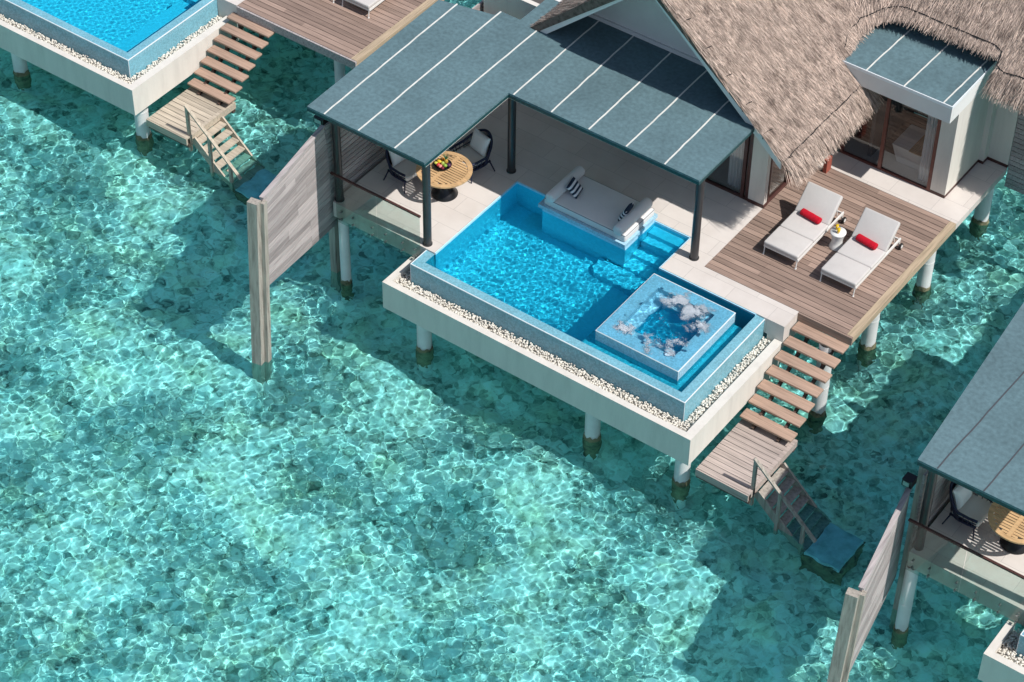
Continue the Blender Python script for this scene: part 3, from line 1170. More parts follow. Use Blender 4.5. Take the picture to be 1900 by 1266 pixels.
# gable and house walls
B().prism_y([(-.95, cz + .003), (5.9, cz + .003), (5.9, 3.30), (RX, RZ - .3), (-.6, RZ - .3 - .91 * 3.25)], 7.23, 7.4).build('gable_wall', M['wallwhite'], villa)
B().box(-.4, 5.6, 7.17, 7.228, cz + .004, cz + .11).build('flashing', M['wallwhite'], villa)
b = B()
b.box(-2.95, 1.4, 6.96, 7.1, 0, 3.06)
b.box(1.4, 5.38, 6.96, 7.1, 2.36, 3.06)
b.box(5.385, 5.84, 6.90, 7.06, .10, 3.06)
b.build('front_wall', M['plaster'], villa)
b = B()
b.box(5.70, 5.84, 7.065, 9.4, 2.36, 2.9)
b.box(5.70, 5.84, 9.0, 9.97, 0, 2.9)
b.build('side_wall', M['plaster'], villa)
B().box(-2.9, 5.69, 7.11, 12, -.2, -.004).build('room_floor', M['floor_in'], villa)
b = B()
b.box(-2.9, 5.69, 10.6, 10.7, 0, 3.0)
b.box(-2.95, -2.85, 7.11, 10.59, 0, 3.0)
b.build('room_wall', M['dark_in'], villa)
b = B()
b.box(5.38, 5.86, 6.885, 7.075, 0, .098)
b.build('baseboard', M['frame'], villa)
fd = B()
fd.box(1.4, 5.38, 6.90, 6.99, 0, .06)
fd.box(1.4, 5.38, 6.90, 6.99, 2.28, 2.36)
for x in (1.4, 3.3, 5.14, 5.29):
    fd.box(x, x + .09, 6.905, 6.985, .06, 2.28)
fo = fd.build('sliding_door', M['frame'], villa)
for a, c in ((1.49, 3.3), (3.39, 5.14)):
    B().box(a, c, 6.94, 6.952, .06, 2.28).build('pane', M['pane'], fo)
def curtain(parent, a, c, z0, z1, amp=.03, wl=.09):
    a, c = Vector(a), Vector(c)
    n = 60
    d = (c - a)
    nn = Vector((-d.y, d.x, 0)).normalized()
    vs = []
    for z in (z0, z1):
        for k in range(n + 1):
            p = a + d * (k / n) + nn * amp * math.sin(k / n * d.length / wl * 2 * PI)
            vs.append((p.x, p.y, z))
    b = B().add(vs, [(k, k + 1, n + 2 + k, n + 1 + k) for k in range(n)], True)
    o = b.build('curtain', M['curtain'], parent)
    return o
curtain(fo, (4.62, 7.15, 0), (5.08, 7.15, 0), .02, 2.3)
sw = B()
sw.box(5.76, 5.85, 7.075, 8.98, 0, .09)
sw.box(5.76, 5.85, 7.075, 8.98, 2.28, 2.36)
for y in (7.075, 8.0, 8.9):
    sw.box(5.77, 5.848, y, y + .07, .09, 2.28)
swo = sw.build('side_window', M['frame'], villa)
for a, c in ((7.145, 8.0), (8.07, 8.9)):
    B().box(5.80, 5.812, a, c, .09, 2.28).build('pane', M['pane'], swo)
curtain(swo, (5.6, 7.16, 0), (5.6, 7.6, 0), .02, 2.3)
# bath wing
b = B()
b.box(8.9, 9.32, 9.98, 10.1, .09, 2.71)
b.box(9.2, 9.32, 10.101, 11.78, .09, 3.0)
b.box(9.2, 9.46, 11.78, 11.9, .09, 3.2)
b.box(9.2, 9.46, 11.901, 12.03, .09, 3.2)
b.box(9.2, 10.04, 12.031, 12.15, .09, 3.0)
b.build('bath_wall', M['plaster'], villa)
b = B()
b.box(8.905, 9.325, 9.972, 10.1, 0, .088)
b.box(9.2, 9.328, 10.101, 11.775, 0, .088)
b.box(9.2, 9.468, 11.776, 12.02, 0, .088)
b.box(9.2, 10.04, 12.021, 12.15, 0, .088)
b.build('baseboard', M['frame'], villa)
rb = B().box(5.5, 9.30, 9.51, 12.8, 3.16, 3.225).build('bath_roof', M['felt'], villa)
b = B()
b.box(6.1, 9.32, 9.49, 9.62, 2.72, 3.155)
b.box(9.2, 9.322, 9.621, 12.2, 2.72, 3.155)
b.box(6.1, 9.19, 9.63, 12.2, 2.76, 2.9)
b.build('roof_fascia', M['wallwhite'], rb)
b = B()
b.box(6.1, 9.325, 9.485, 9.51, 3.157, 3.24)
b.box(9.302, 9.325, 9.511, 12.2, 3.157, 3.24)
b.build('edge_trim', M['trim'], rb)
for x in (6.9, 7.97, 9.06):
    b = B()
    pv = None
    for k in range(13):
        p = Vector((x + .02 * (k / 12) * 3 + random.uniform(-.006, .006), 9.52 + 2.6 * k / 12, 3.229))
        if pv:
            b.bar(pv, p, .034, .012)
        pv = p
    b.build('seam', M['seam'], rb)
bd = B()
bd.box(6.25, 8.9, 9.985, 10.06, 0, .05)
for x in (7.37, 8.80):
    bd.box(x, x + .09, 9.98, 10.065, .05, 2.72)
bd.box(6.25, 6.34, 9.98, 10.065, .05, 2.72)
bdo = bd.build('bath_door', M['frame_lit'], villa)
B().box(7.46, 8.80, 10.02, 10.032, .05, 2.72).build('pane', M['pane'], bdo)
B().box(6.345, 7.365, 10.03, 10.042, .05, 2.72).build('pane', M['pane'], bdo)
curtain(bdo, (8.42, 10.22, 0), (8.80, 10.22, 0), .02, 2.65)
b = B()
b.box(5.9, 9.19, 10.1, 10.75, -.2, -.003)
b.build('bath_floor', M['floor_in'], villa)
boards_x(B(), 5.9, 9.19, 10.755, 12.6, -.003, .16).build('bath_decking', M['deck'], villa)
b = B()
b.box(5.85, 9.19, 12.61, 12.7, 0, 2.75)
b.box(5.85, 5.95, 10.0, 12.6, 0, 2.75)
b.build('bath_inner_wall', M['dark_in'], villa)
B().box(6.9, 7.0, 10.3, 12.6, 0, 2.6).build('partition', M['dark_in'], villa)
thatch(villa)
for (x, y, z, r) in ((-2.72, .72, -.47, .135), (9.3, 6.75, -.2, .19), (9.36, 9.5, -.2, .19), (9.32, 12.75, -.2, .2),
                     (9.5, 3.95, -.3, .19), (6.4, 5.2, -.3, .19), (-2.6, 4.5, -.47, .17), (2, 6.5, -.47, .19), (6.2, 9.4, -.3, .19)):
    pile(villa, x, y, z, r)

# ---- slatted screen continuing beyond the bath wing
sr = thing('slatted_screen', 'dark shaded slatted screen beyond the cream bath wall', 'screen', (11.5, 12.1, 0))
b = B()
for i in range(22):
    b.box(10.05, 13.5, 12.05, 12.08, -.62 + i * .15, -.62 + i * .15 + .128)
b.box(10.05, 13.5, 12.085, 12.11, -.62, 2.68)
b.build('slat_panel', M['grey_wood'], sr)
for x in (13.3,):
    B().box(x, x + .15, 12.12, 12.27, BED - .2, 2.6).build('post', M['post_wood'], sr, True)

# ---- infinity pool
pool = thing('infinity_pool', 'long blue infinity pool with daybed plinth, in front of the middle villa', 'pool', (4, 1.7, -1.36), 'tiled infinity pools')
pool_shell(pool, 0, 8, 0, 3.51, (-.47, 8.54, -.54), 3.51)
b = B()
b.box(.24, 7.76, .24, 4.93, -1.279, -1.25)
b.box(.25, .285, .64, 4.04, -1.25, -.012)
b.box(.25, 1.42, 4.04, 4.068, -1.25, -.012)
b.box(1.36, 4.97, 4.87, 4.898, -1.25, -.012)
b.box(4.97, 4.998, 3.48, 4.869, -1.25, -.012)
b.box(4.999, 7.75, 3.48, 3.508, -1.25, -.012)
b.build('pool_lining', M['tile_in'], pool, True)
B().prism([(4.84, .251), (7.749, .251), (7.749, 3.06), (4.84, 3.06)], -1.249, -.30).build('ledge', M['tile_pale'], pool, True)
b = B()
for k, (ya, yb) in enumerate(((4.57, 4.869), (4.25, 4.569), (3.90, 4.249), (3.52, 3.899))):
    b.box(3.93, 4.969, ya, yb, -1.249, -.24 - .2 * k)
def rnd(x0, y0, x1, y1, r):
    return [(x1, y0), (x1, y1), (x0, y1)] + [(x0 + r - r * math.cos(a), y0 + r - r * math.sin(a)) for a in [PI / 2 * k / 8 for k in range(9)]]
b.prism(rnd(3.25, 2.95, 4.84, 3.519, .3), -1.249, -1.0)
b.build('pool_steps', M['tile_in'], pool, True)
b = B()
b.box(1.42, 3.92, 3.56, 4.869, -1.249, .10)
pl = b.build('daybed_plinth', M['tile_in'], pool, True)
B().box(1.35, 3.97, 3.46, 4.92, .10, .20).build('plinth_slab', M['tile_pale'], pl)
PW = waves(21, 80, .05, .26, .0018)
def sheet_child(parent, x0, x1, y0, y1, st, zf, mat):
    o = sheet('pool_water', np.arange(x0, x1, st), np.arange(y0, y1, st), zf, mat)
    o.data.transform(Matrix.Translation(-Vector(parent.location)))
    o.parent = parent
    o.cycles.is_caustics_caster = True
    return o
def pool_z(X, Y):
    ed = np.clip(np.minimum(np.minimum(X - .252, 7.75 - X), np.minimum(Y - .252, 9)) / .15, .15, 1)
    stir = 1 + .9 * np.exp(-(((X - 6.3) / 1.9) ** 2 + ((Y - 1.7) / 1.9) ** 2))
    return -.064 + wave_z(PW, X, Y) * ed * stir
sheet_child(pool, .252, 7.75, .252, 4.87, .016, pool_z, M['poolwater'])
for (x, y) in ((.40, -.02), (5.54, -.05), (8.07, .03)):
    pile(pool, x, y, -1.36, .19)
pebbles('gravel', 'white pebbles in the channel round the middle infinity pool', [(-.30, 8.32, -.37, -.005), (8.005, 8.32, -.005, 3.5), (-.30, -.005, -.005, .62)], -.70, .10)

# ---- hot tub
tub = thing('hot_tub', 'square raised hot tub full of churning white bubbles at the end of the pool', 'hot tub', (6.29, 1.76, -.38))
X0, X1, Y0, Y1, ZT = 5.13, 7.46, .52, 3.01, .225
w = .36
b = B()
b.box(X0, X1, Y0, Y0 + w, -.379, ZT)
b.box(X0, X1, Y1 - w, Y1, -.379, ZT)
b.box(X0, X0 + w, Y0 + w, Y1 - w, -.379, ZT)
b.box(X1 - w, X1, Y0 + w, Y1 - w, -.379, ZT)
b.build('tiled_rim', M['tile_pale'], tub, True)
b = B()
b.box(X0 + w, X1 - w, Y0 + w, Y1 - w, -.379, -.30)
b.box(X0 + w, X1 - w, Y0 + w, Y0 + w + .3, -.299, .02)
b.box(X0 + w, X1 - w, Y1 - w - .3, Y1 - w, -.299, .02)
b.box(X0 + w, X0 + w + .3, Y0 + w + .3, Y1 - w - .3, -.299, .02)
b.build('bench', M['tile_in'], tub, True)
e = .015
b = B()
b.box(X0 - .005, X1 + .005, Y0 - .005, Y0 + e, ZT - e, ZT + .006)
b.box(X0 - .005, X1 + .005, Y1 - e, Y1 + .005, ZT - e, ZT + .006)
b.box(X0 - .005, X0 + e, Y0 + e, Y1 - e, ZT - e, ZT + .006)
b.box(X1 - e, X1 + .005, Y0 + e, Y1 - e, ZT - e, ZT + .006)
b.box(X1 - .006, X1 + .006, Y0 - .006, Y0 + .006, -.1, ZT - e)
b.build('edge_trim', M['trim'], tub)
TW = waves(33, 70, .07, .5, .0065, 1.2)
def tub_z(X, Y):
    ed = np.clip(np.minimum(np.minimum(X - X0, X1 - X), np.minimum(Y - Y0, Y1 - Y)) / .42, .06, 1) ** 1.3
    return ZT + .012 + wave_z(TW, X, Y) * ed * .8
TL = Vector(tub.location)
M['tubwater'] = water_mat('bubbling_water', (.72, .94, .985), None)
sheet_child(tub, X0 + .01, X1 - .005, Y0 + .01, Y1 - .005, .016, tub_z, M['tubwater'])
FOAM = ((6.10, 2.58, .5, 1.), (6.62, 2.46, .55, 1.), (7.0, 2.1, .42, .9), (5.64, .97, .36, 1.), (6.85, 1.35, .40, .75), (6.45, .88, .42, .8), (6.95, .9, .34, .7))
def froth(n=190000):
    FW = waves(44, 40, .12, .7, .2, .5)
    base = bmesh.new()
    bmesh.ops.create_icosphere(base, subdivisions=1, radius=1)
    bv = np.array([v.co[:] for v in base.verts])
    bf = np.array([[v.index for v in f.verts] for f in base.faces])
    base.free()
    x = rng.uniform(X0 + .03, X1 - .03, n)
    y = rng.uniform(Y0 + .03, Y1 - .03, n)
    d = np.zeros(n)
    for fx, fy, fr, st in FOAM:
        d = np.maximum(d, st * np.exp(-((x - fx) ** 2 + (y - fy) ** 2) / (fr * .75) ** 2))
    w = wave_z(FW, x, y)
    w = w / w.std()
    keep = (d * 1.25 + w * .26 + rng.normal(0, .22, n)) > .93
    x, y, d = x[keep], y[keep], d[keep]
    P = np.stack([x, y, tub_z(x, y) + rng.uniform(-.014, .008, len(x))], 1)
    r = rng.uniform(.003, .009, len(x)) * (.5 + .7 * d)
    V = (bv[None] * r[:, None, None] * np.array([1, 1, .6]) + P[:, None]).reshape(-1, 3)
    F = (bf[None] + (np.arange(len(x)) * len(bv))[:, None, None]).reshape(-1, 3)
    o = raw_mesh('foam', V, F, M['foam'], True)
    o.data.transform(Matrix.Translation(-Vector(tub.location)))
    o.parent = tub
    o['kind'] = 'stuff'
    return len(x)
def foam_mat():
    m, t, o = mat_new('white_foam')
    d = nd(t, 'ShaderNodeBsdfDiffuse')
    d.inputs[0].default_value = (.80, .86, .92, 1)
    tr = nd(t, 'ShaderNodeBsdfTransparent')
    mx = nd(t, 'ShaderNodeMixShader', i_0=.42)
    t.links.new(d.outputs[0], mx.inputs[1])
    t.links.new(tr.outputs[0], mx.inputs[2])
    t.links.new(mx.outputs[0], o.inputs[0])
    return m
M['foam'] = foam_mat()
froth()

# ---- stairs, landing, ladder of the main villa
staircase('timber steps with gaps through to the sea, beside the cream wall of the middle pool', 8.58, 10.0,
          [3.81 - .36 * k for k in range(7)], .325, [-.245 - .203 * k for k in range(7)])
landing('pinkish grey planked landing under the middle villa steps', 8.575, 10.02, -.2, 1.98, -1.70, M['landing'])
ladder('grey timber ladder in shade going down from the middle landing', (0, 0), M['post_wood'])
sunken_block('bluish sunken slab at the foot of the shaded ladder', 11.55, 12.45, .0, 1.12)

# ---- screen of the main villa
def privacy_screen(label, P, panel_bottom, deck_x, y_end, ztop):
    """P: top seaward corner, top villa corner; post at the seaward end"""
    A, C = Vector(P[0]), Vector(P[1])
    t = thing('privacy_screen', label, 'screen', (A.x, A.y, SEA), 'timber privacy screens')
    b = screen_panel(B(), A, C, panel_bottom[0], panel_bottom[1], 18)
    b.build('panel', M['screen_wood'], t)
    d = (A - C).normalized()
    n = Vector((d.y, -d.x, 0)).normalized()
    if n.x > 0:
        n = -n
    p = A + d * .16 + n * .14
    q = p + Vector((0.0, -.40, -(p.z - BED) - .3))
    B().bar(p, q, .27, .21, d).build('post', M['post_wood'], t, True)
    b = B()
    p2 = A + d * .03 - n * .045
    q2 = p2 + Vector((0, -.38, -(p2.z - BED) - .3))
    b.bar(p2 - Vector((0, 0, .06)), q2, .10, .16, d)
    b.build('post_batten', M['post_wood'], t, True)
    b = B().bar(A + n * .03 + Vector((0, 0, .02)), C + n * .03 + Vector((0, 0, .02)), .12, .035)
    b.build('cap', M['grey_wood'], t)
    if y_end:
        slat_wall(B(), deck_x, C.y + .04, y_end, -.45, ztop).build('slat_panel', M['screen_wood'], t)
        for y in (C.y + .25, y_end - 2):
            B().box(deck_x - .26, deck_x - .06, y, y + .2, BED - .2, ztop - .05).build('post', M['post_wood'], t, True)
    return t
privacy_screen('silvery sunlit plank screen on a thick post left of the dining terrace', ((-2.50, -2.38, 2.38), (-3.04, .56, 2.40)),
               ((-2.47, -2.58, -.36), (-3.08, .90, -1.0)), -3.05, 13.0, 2.38)
b = B()
b.box(-3.42, -3.12, .62, .86, 2.32, 2.52)
lt = b.build('lantern_box', M['black'])
b2 = B().box(-3.38, -3.18, .60, .62, 2.36, 2.48)
tag(lt, 'black lamp box fixed behind the top of the sunlit plank screen', 'lamp')
b2.build('lens', M['steel'], lt)
glass_railing('glass railing with dark rail between two dark pillars of the middle terrace', -2.76, -.11, .53, -1.46)

# ---- daybed things
db = B().rbox(1.47, 3.93, 3.53, 4.84, .202, .43, .05, 4)
dbo = db.build('daybed_mattress', M['mattress'])
tag(dbo, 'large pale mattress of the daybed over the pool edge', 'mattress')
b = B()
for z in (.405,):
    b.tube([(1.475, 3.575, z), (1.50, 3.54, z), (3.90, 3.54, z), (3.925, 3.575, z), (3.925, 4.80, z), (3.9, 4.835, z), (1.5, 4.835, z), (1.475, 4.8, z), (1.475, 3.575, z)], .009, 6)
b.build('piping', M['piping'], dbo)
def bolster(x, label):
    b = B()
    n = 24
    prof = [(0, -.70), (.10, -.70), (.128, -.68), (.14, -.64), (.142, 0), (.14, .64), (.128, .68), (.10, .70), (0, .70)]
    b.lathe(prof, (0, 0, 0), n)
    b.xf(Matrix.Translation((x, 4.13, .565)) @ Matrix.Rotation(R(90), 4, 'X'))
    o = b.build('bolster', M['mattress'])
    return tag(o, label, 'bolster', 'round bolsters on the daybed')
bolster(1.70, 'pale round bolster in shade at the daybed end nearer the dining table')
bolster(3.74, 'pale round bolster half in sun at the daybed end nearer the pool steps')
def striped(loc, rx, ry, rz, label):
    b = B().pillow(.46, .44, .15)
    mt = Matrix.Translation(loc) @ Matrix.Rotation(rz, 4, 'Z') @ Matrix.Rotation(ry, 4, 'Y') @ Matrix.Rotation(rx, 4, 'X')
    me = b.build('striped_cushion', M['stripes'])
    me.matrix_world = mt
    return tag(me, label, 'cushion', 'striped cushions on the daybed')
striped((1.99, 4.12, .60), 0, R(48), R(90 - 78), 'navy and white striped cushion showing its face, leaning on the shaded bolster')
striped((3.53, 4.12, .60), 0, R(-62), R(8), 'navy and white striped cushion seen edge on, leaning on the half sunlit bolster')
for o_ in [o for o in bpy.data.objects if o.name.startswith('striped_cushion')]:
    o_.data.transform(Matrix.Rotation(R(90), 4, 'Z'))

# ---- dining set
TC = (-.90, 2.56)
dining_table('sunlit round teak table with fruit bowl on the middle terrace', TC)
rope_chair('navy rope armchair with its back to the plank screen, left of the fruit table', (-2.0, 2.42, 0), R(90 - 8), 'navy rope armchairs')
rope_chair('navy rope armchair behind the fruit table, facing the sea', (-.92, 3.74, 0), R(-14), 'navy rope armchairs')
zt = .80
bw = B().lathe([(0, .012), (.13, .012), (.2, .035), (.235, .075), (.228, .075), (.19, .045), (.12, .024), (0, .024)], (-1.0, 2.62, zt), 28).build('fruit_bowl', M['black'])
tag(bw, 'dark shallow bowl of fruit on the round teak table', 'bowl')
FR = [('pineapple', 'pineapple with green crown in the fruit bowl', (.50, .30, .05), (-.95, 2.70, .13), (.055, .055, .085)),
      ('grapes', 'purple grapes at the back right of the fruit bowl', (.07, .02, .06), (-.84, 2.66, .10), (.07, .06, .05)),
      ('mango', 'large yellow mango on the left of the fruit bowl', (.80, .52, .04), (-1.10, 2.62, .11), (.075, .05, .045)),
      ('star_fruit', 'pale yellow starfruit at the left edge of the bowl', (.78, .72, .12), (-1.13, 2.53, .10), (.065, .04, .04)),
      ('orange', 'round orange behind the yellow mango', (.85, .32, .02), (-1.06, 2.73, .11), (.05, .05, .05)),
      ('red_apple', 'bright red apple at the front of the fruit bowl', (.55, .05, .05), (-1.04, 2.50, .11), (.052, .052, .048)),
      ('pink_guava', 'pink guava beside the bright red apple', (.75, .25, .22), (-.97, 2.49, .105), (.05, .05, .046)),
      ('plum', 'dark plum at the front right of the fruit bowl', (.16, .012, .03), (-.89, 2.48, .095), (.045, .045, .042)),
      ('lime', 'green lime in the middle right of the fruit bowl', (.25, .42, .06), (-.88, 2.57, .12), (.055, .05, .045)),
      ('pear', 'light green pear in the middle of the fruit bowl', (.42, .50, .10), (-.97, 2.59, .13), (.05, .05, .06))]
for nm, lb, c, p, r in FR:
    o = B().blob((p[0], p[1], zt + p[2]), *r).build(nm, surf(nm + '_skin', c, .4, .15, 12))
    tag(o, lb, 'fruit', 'fruit in the bowl')
    if nm == 'pineapple':
        b = B()
        for k in range(14):
            a = k * 2.4
            l = .04 + .005 * k
            d_ = Vector((math.cos(a), math.sin(a), .6 + k * .16)).normalized()
            q = Vector((p[0], p[1], zt + p[2] + .075))
            b.tube([q, q + d_ * l, q + d_ * l * 1.8 + Vector((0, 0, .01))], [.012, .009, .002], 5)
        b.build('crown', surf('crown_leaf', (.08, .20, .09), .6, .2, 6), o)

# ---- sun loungers
def lounger(label, x, y, group='white sun loungers'):
    t = thing('sun_lounger', label, 'sun lounger', (x, y, 0), group)
    W = .98
    h = W / 2
    b = B()
    for s in (-1, 1):
        b.bar((x + s * (h - .02), y + .02, .25), (x + s * (h - .02), y + 2.24, .27), .035, .07)
    for yy in (.03, .8, 1.5, 2.22):
        b.bar((x - h + .03, y + yy, .25), (x + h - .03, y + yy, .25), .03, .05)
    b.build('frame', M['white_metal'], t)
    for s in (-1, 1):
        b = B().tube([(x + s * (h - .03), y + .03, .24), (x + s * (h - .03), y + .0, .012)], .015)
        b.cyl((x + s * (h - .03), y, 0), (x + s * (h - .03), y, .014), .026, n=10)
        b.build('leg', M['white_metal'], t)
        b = B().bar((x + s * (h - .02), y + 2.2, .25), (x + s * (h - .02), y + 2.2, .08), .03, .04, (0, 1, 0))
        lg = b.build('leg', M['white_metal'], t)
        B().cyl((x + s * (h + .02), y + 2.2, .085), (x + s * (h + .065), y + 2.2, .085), .085, n=20).build('wheel', M['rubber'], lg)
        B().cyl((x + s * (h + .066), y + 2.2, .085), (x + s * (h + .072), y + 2.2, .085), .05, n=16).build('hub', M['white_metal'], lg)
    bk = R(44)
    hy, hz = y + 1.49, .31
    mt = Matrix.Translation((x, hy, hz)) @ Matrix.Rotation(bk, 4, 'X')
    b = B()
    b.box(-h + .02, h - .02, 0, .80, -.035, -.004)
    b.xf(mt).build('back_frame', M['white_metal'], t)
    b = B()
    for s in (-1, 1):
        b.tube([(x + s * (h - .07), y + 2.0, .29), (x + s * (h - .07), y + 1.95, .70)], .011)
    b.build('prop', M['white_metal'], t)
    b = B().rbox(x - h, x + h, y - .01, y + .735, .29, .415, .04, 4)
    b.build('foot_cushion', M['cushion'], t)
    B().rbox(x - h, x + h, y + .745, y + 1.49, .29, .415, .04, 4).build('seat_cushion', M['cushion'], t)
    b = B().rbox(-h, h, .03, .84, 0.0, .125, .04, 4)
    b.xf(mt).build('back_cushion', M['cushion'], t)
    return t
def towel(label, x, y):
    n = 20
    b = B()
    prof = [(0, -.29), (.05, -.292), (.085, -.28), (.092, -.26), (.09, -.1), (.093, 0), (.09, .12), (.092, .26), (.085, .28), (.05, .292), (0, .29)]
    b.lathe(prof, (0, 0, 0), n)
    b.xf(Matrix.Translation((x, y, .505)) @ Matrix.Rotation(R(-7), 4, 'Z') @ Matrix.Rotation(R(90), 4, 'Y') @ Matrix.Diagonal((.9, 1.08, 1, 1)))
    # loose outer flap of the roll
    b.xf(Matrix.Identity(4))
    o = b.build('rolled_towel', M['red'])
    return tag(o, label, 'towel', 'rolled red towels')
lounger('white sun lounger left of the little table, nearer the villa wall', 7.22, 5.44)
lounger('white sun lounger right of the little table, nearer the outer deck edge', 8.85, 5.43)
towel('rolled red towel on the lounger nearer the villa wall', 7.23, 6.83)
towel('rolled red towel on the lounger nearer the outer deck edge', 8.82, 6.83)
st = B().lathe([(0, .0), (.19, .0), (.195, .02), (.15, .1), (.135, .2), (.15, .32), (.19, .44), (.2, .47), (.196, .485), (0, .485)], (8.06, 6.76, 0), 36).build('side_table', M['enamel'])
tag(st, 'small white drum side table between the two loungers', 'table')
def juice(label, x, y):
    t = thing('juice_glass', label, 'glass', (x, y, .485), 'glasses of yellow juice')
    B().lathe([(0, .003), (.034, .003), (.04, .15), (0, .15)], (x, y, .485), 18).build('juice', M['juice'], t)
    B().lathe([(0, 0), (.037, 0), (.044, .185), (.041, .185)], (x, y, .485), 18).build('tumbler', M['tumbler'], t)
M['tumbler'] = glass_mat('tumbler_glass', (.97, .95, .85), .02)
juice('glass of yellow juice nearer the villa on the white side table', 7.99, 6.80)
juice('glass of yellow juice nearer the sea on the white side table', 8.09, 6.71)

# ---- things by the bath door
tb = thing('bathtub', 'white angular bathtub behind the bath wing glass', 'bathtub', (8.1, 10.9, 0))
b = B()
b.hexa([(7.62, 10.55, 0), (8.75, 10.55, 0), (8.75, 11.25, 0), (7.62, 11.25, 0), (7.5, 10.4, .62), (8.85, 10.4, .62), (8.85, 11.4, .62), (7.5, 11.4, .62)])
b.build('shell', M['enamel'], tb)
B().box(7.6, 8.75, 10.5, 11.3, .621, .624).build('basin', M['curtain'], tb)
tr = B()
for k in range(9):
    tr.box(8.0 + k * .06, 8.04 + k * .06, 10.35, 11.45, .63, .655)
tag(tr.build('bath_tray', M['teak']), 'slatted wooden tray across the white bathtub', 'tray')
pt = thing('foot_wash_tub', 'low cream tub with a reddish wooden side by the thatch fringe', 'tub', (6.2, 9.2, 0))
B().lathe([(0, 0), (.16, 0), (.22, .16), (.24, .3), (.2, .3), (.18, .1), (0, .1)], (6.12, 9.15, 0), 28).build('bowl', M['plaster'], pt)
B().box(6.32, 6.42, 9.02, 9.27, 0, .42).build('wooden_side', M['terracotta'], pt)

# ================================================================== left villa
LO = (-19.06, 1.97)
lv = thing('villa_platform', 'sunny planked platform of the left villa, cut by the top of the photo', 'platform', (-8.3, 7.5, 0))
ld = boards_x(B(), -10.32, -6.31, 5.50, 13.0, 0, .173).build('decking', M['deck'], lv)
B().box(-6.305, -6.10, 5.50, 13.0, -.22, .006).build('edge_board', M['deckedge'], ld)
B().box(-10.3, -6.1, 5.44, 5.497, -.26, -.004).build('fascia', M['grey_wood'], ld)
B().box(-10.2, -6.3, 5.7, 12.9, -.36, -.06).build('joist', M['stringer'], ld)
B().prism([(-20, 5.485), (-10.33, 5.485), (-10.33, 13), (-20, 13)], -.47, 0).build('terrace', M['paving'], lv)
B().box(-20, -10.52, 5.49, 5.9, -1.36, -.472).build('terrace_wall', M['plaster'], lv)
for (x, y) in ((-7.02, 5.85), (-7.0, 9.5), (-10.0, 8.5)):
    pile(lv, x, y, -.3, .15)
lp = thing('infinity_pool', 'bright blue infinity pool at the upper left with a plain tiled corner', 'pool', (-15, 3.6, -1.36), 'tiled infinity pools')
pool_shell(lp, -21.06, -11.06, 1.90, 5.485, (-21.5, -10.52, 1.40), 5.484)
b = B()
b.box(-20.8, -11.31, 2.15, 5.48, -1.279, -1.25)
b.prism(rnd(-12.25, 4.72, -11.312, 5.48, .3), -1.249, -.75)
b.box(-11.95, -11.312, 5.2, 5.48, -.749, -.45)
b.box(-11.93, -11.312, 2.152, 4.71, -1.249, -.30)
b.build('pool_lining', M['tile_in'], lp, True)
def pool_z2(X, Y):
    return -.062 + wave_z(PW, X, Y) * .55
sheet_child(lp, -17.5, -11.312, 2.152, 5.48, .018, pool_z2, M['poolwater'])
for (x, y) in ((-10.92, 2.0), (-15.65, 2.05)):
    pile(lp, x, y, -1.36, .2)
pebbles('gravel', 'white pebbles in the channel round the upper left infinity pool', [(-18, -10.74, 1.57, 1.895), (-11.055, -10.74, 1.895, 5.48)], -.70, .10)
staircase('timber steps with a white stringer side, between the upper left pool and platform', -10.47, -8.97,
          [5.19 - .295 * k for k in range(7)], .30, [-.27 - .2 * k for k in range(7)])
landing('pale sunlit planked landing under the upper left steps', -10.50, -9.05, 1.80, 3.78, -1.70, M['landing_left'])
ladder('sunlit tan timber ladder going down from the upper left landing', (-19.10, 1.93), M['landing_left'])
sunken_block('bluish sunken slab at the foot of the sunlit ladder', -7.55, -6.65, 1.95, 3.05)
lounger('white sun lounger on the upper left platform, only its foot end in view', -7.53, 7.22)
lounger('white sun lounger at the top edge with only a leg in view', -8.75, 7.20)

# ================================================================== right villa
RO_ = (17.1, -1.55)
rvl = thing('overwater_villa', 'neighbouring villa at the lower right with dark seamed grey canopy', 'villa', (RX + 17.1, 6.6, 0))
canopy(rvl, [(14.39, -1.37), (17.65, -1.33), (17.65, 1.9), (23.0, 1.9), (23.0, 5.67), (16.0, 5.67), (16.0, 4.4), (13.94, 4.26)],
       3.27, [(14.836, -1.35, 15.04, 4.2), (15.91, -1.34, 16.1, 4.3), (17.0, -1.33, 17.2, 5.6)], M['seam_dark'])
ox, oy = RO_
B().prism([(14.42, -.92), (17.36, -.92), (17.36, 2.5), (22.5, 2.5), (22.5, 5.4), (14.42, 5.4)], -.47, 0).build('terrace', M['paving'], rvl)
for (px, py) in ((14.52, -.70), (17.25, -.70), (17.25, 2.74)):
    B().cyl((px, py, 0), (px, py, 3.08), .105, n=24).build('pillar', M['metal_dark'], rvl)
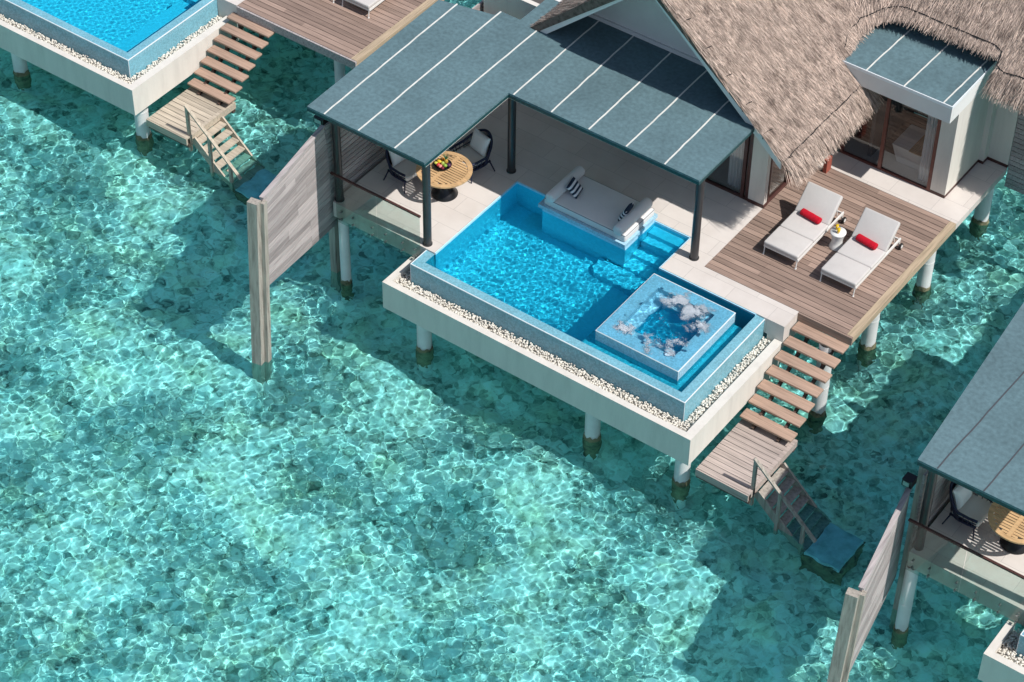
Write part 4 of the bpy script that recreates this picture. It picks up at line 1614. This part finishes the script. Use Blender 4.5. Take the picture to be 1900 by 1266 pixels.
B().box(14.45, 22.9, 5.41, 5.55, 0, 3.06).build('front_wall', M['plaster'], rvl)
b = B()
b.prism_y([(RX + ox, RZ), (6.83 + ox, main_z(6.83)), (6.83 + ox, main_z(6.83) - .2), (RX + ox, RZ - .35), (-1.25 + ox, 2.57), (-1.25 + ox, 2.77)], 4.4, 16)
b.build('thatch_roof', M['thatch_base'], rvl)
B().prism_y([(-.9 + ox, 3.28), (5.8 + ox, 3.28), (RX + ox, RZ - .38)], 5.68, 5.8).build('gable_wall', M['wallwhite'], rvl)
for (x, y, z, r) in ((14.52, -1.02 + .2, -.47, .15), (14.6, 4, -.47, .15)):
    pile(rvl, x, y, z, r)
privacy_screen('silvery plank screen leaning down to the bottom right corner, by the lower right villa', ((14.63, -3.67, 1.5), (14.08, -.67, 1.6)),
               ((14.64, -3.72, -1.43), (14.03, -.45, -1.55)), 14.34, 8.0, 2.1)
lt2 = B().box(13.9, 14.14, -.80, -.56, 1.70, 1.90).build('lantern_box', M['black'])
tag(lt2, 'black lamp box at the top of the lower right plank screen', 'lamp')
B().box(13.94, 14.08, -.82, -.80, 1.74, 1.86).build('lens', M['steel'], lt2)
glass_railing('glass railing with brown rail on the lower right terrace edge', 14.42, 17.3, -1.02, 15.72)
dining_table('half shaded round teak table on the lower right terrace', (16.16, .66))
rope_chair('navy rope armchair in shade beside the half shaded table at lower right', (15.02, .62, 0), R(88), 'navy rope armchairs')
rp = thing('infinity_pool', 'corner of an infinity pool with pebbles at the bottom right edge', 'pool', (19, -.3, -1.36), 'tiled infinity pools')
pool_shell(rp, 17.42, 25, -1.52, 1.9, (16.91, 25.5, -2.07), -.925)
B().box(17.66, 24.8, -1.28, 1.8, -1.279, -1.25).build('pool_lining', M['tile_in'], rp, True)
sheet_child(rp, 17.672, 19.5, -1.268, 1.0, .03, pool_z2, M['poolwater'])
pebbles('gravel', 'white pebbles in the pool channel at the bottom right edge', [(17.08, 19.5, -1.90, -1.525), (17.08, 17.415, -1.525, -.93)], -.70, .10)
pile(rp, 17.9, -1.5, -1.36, .19)
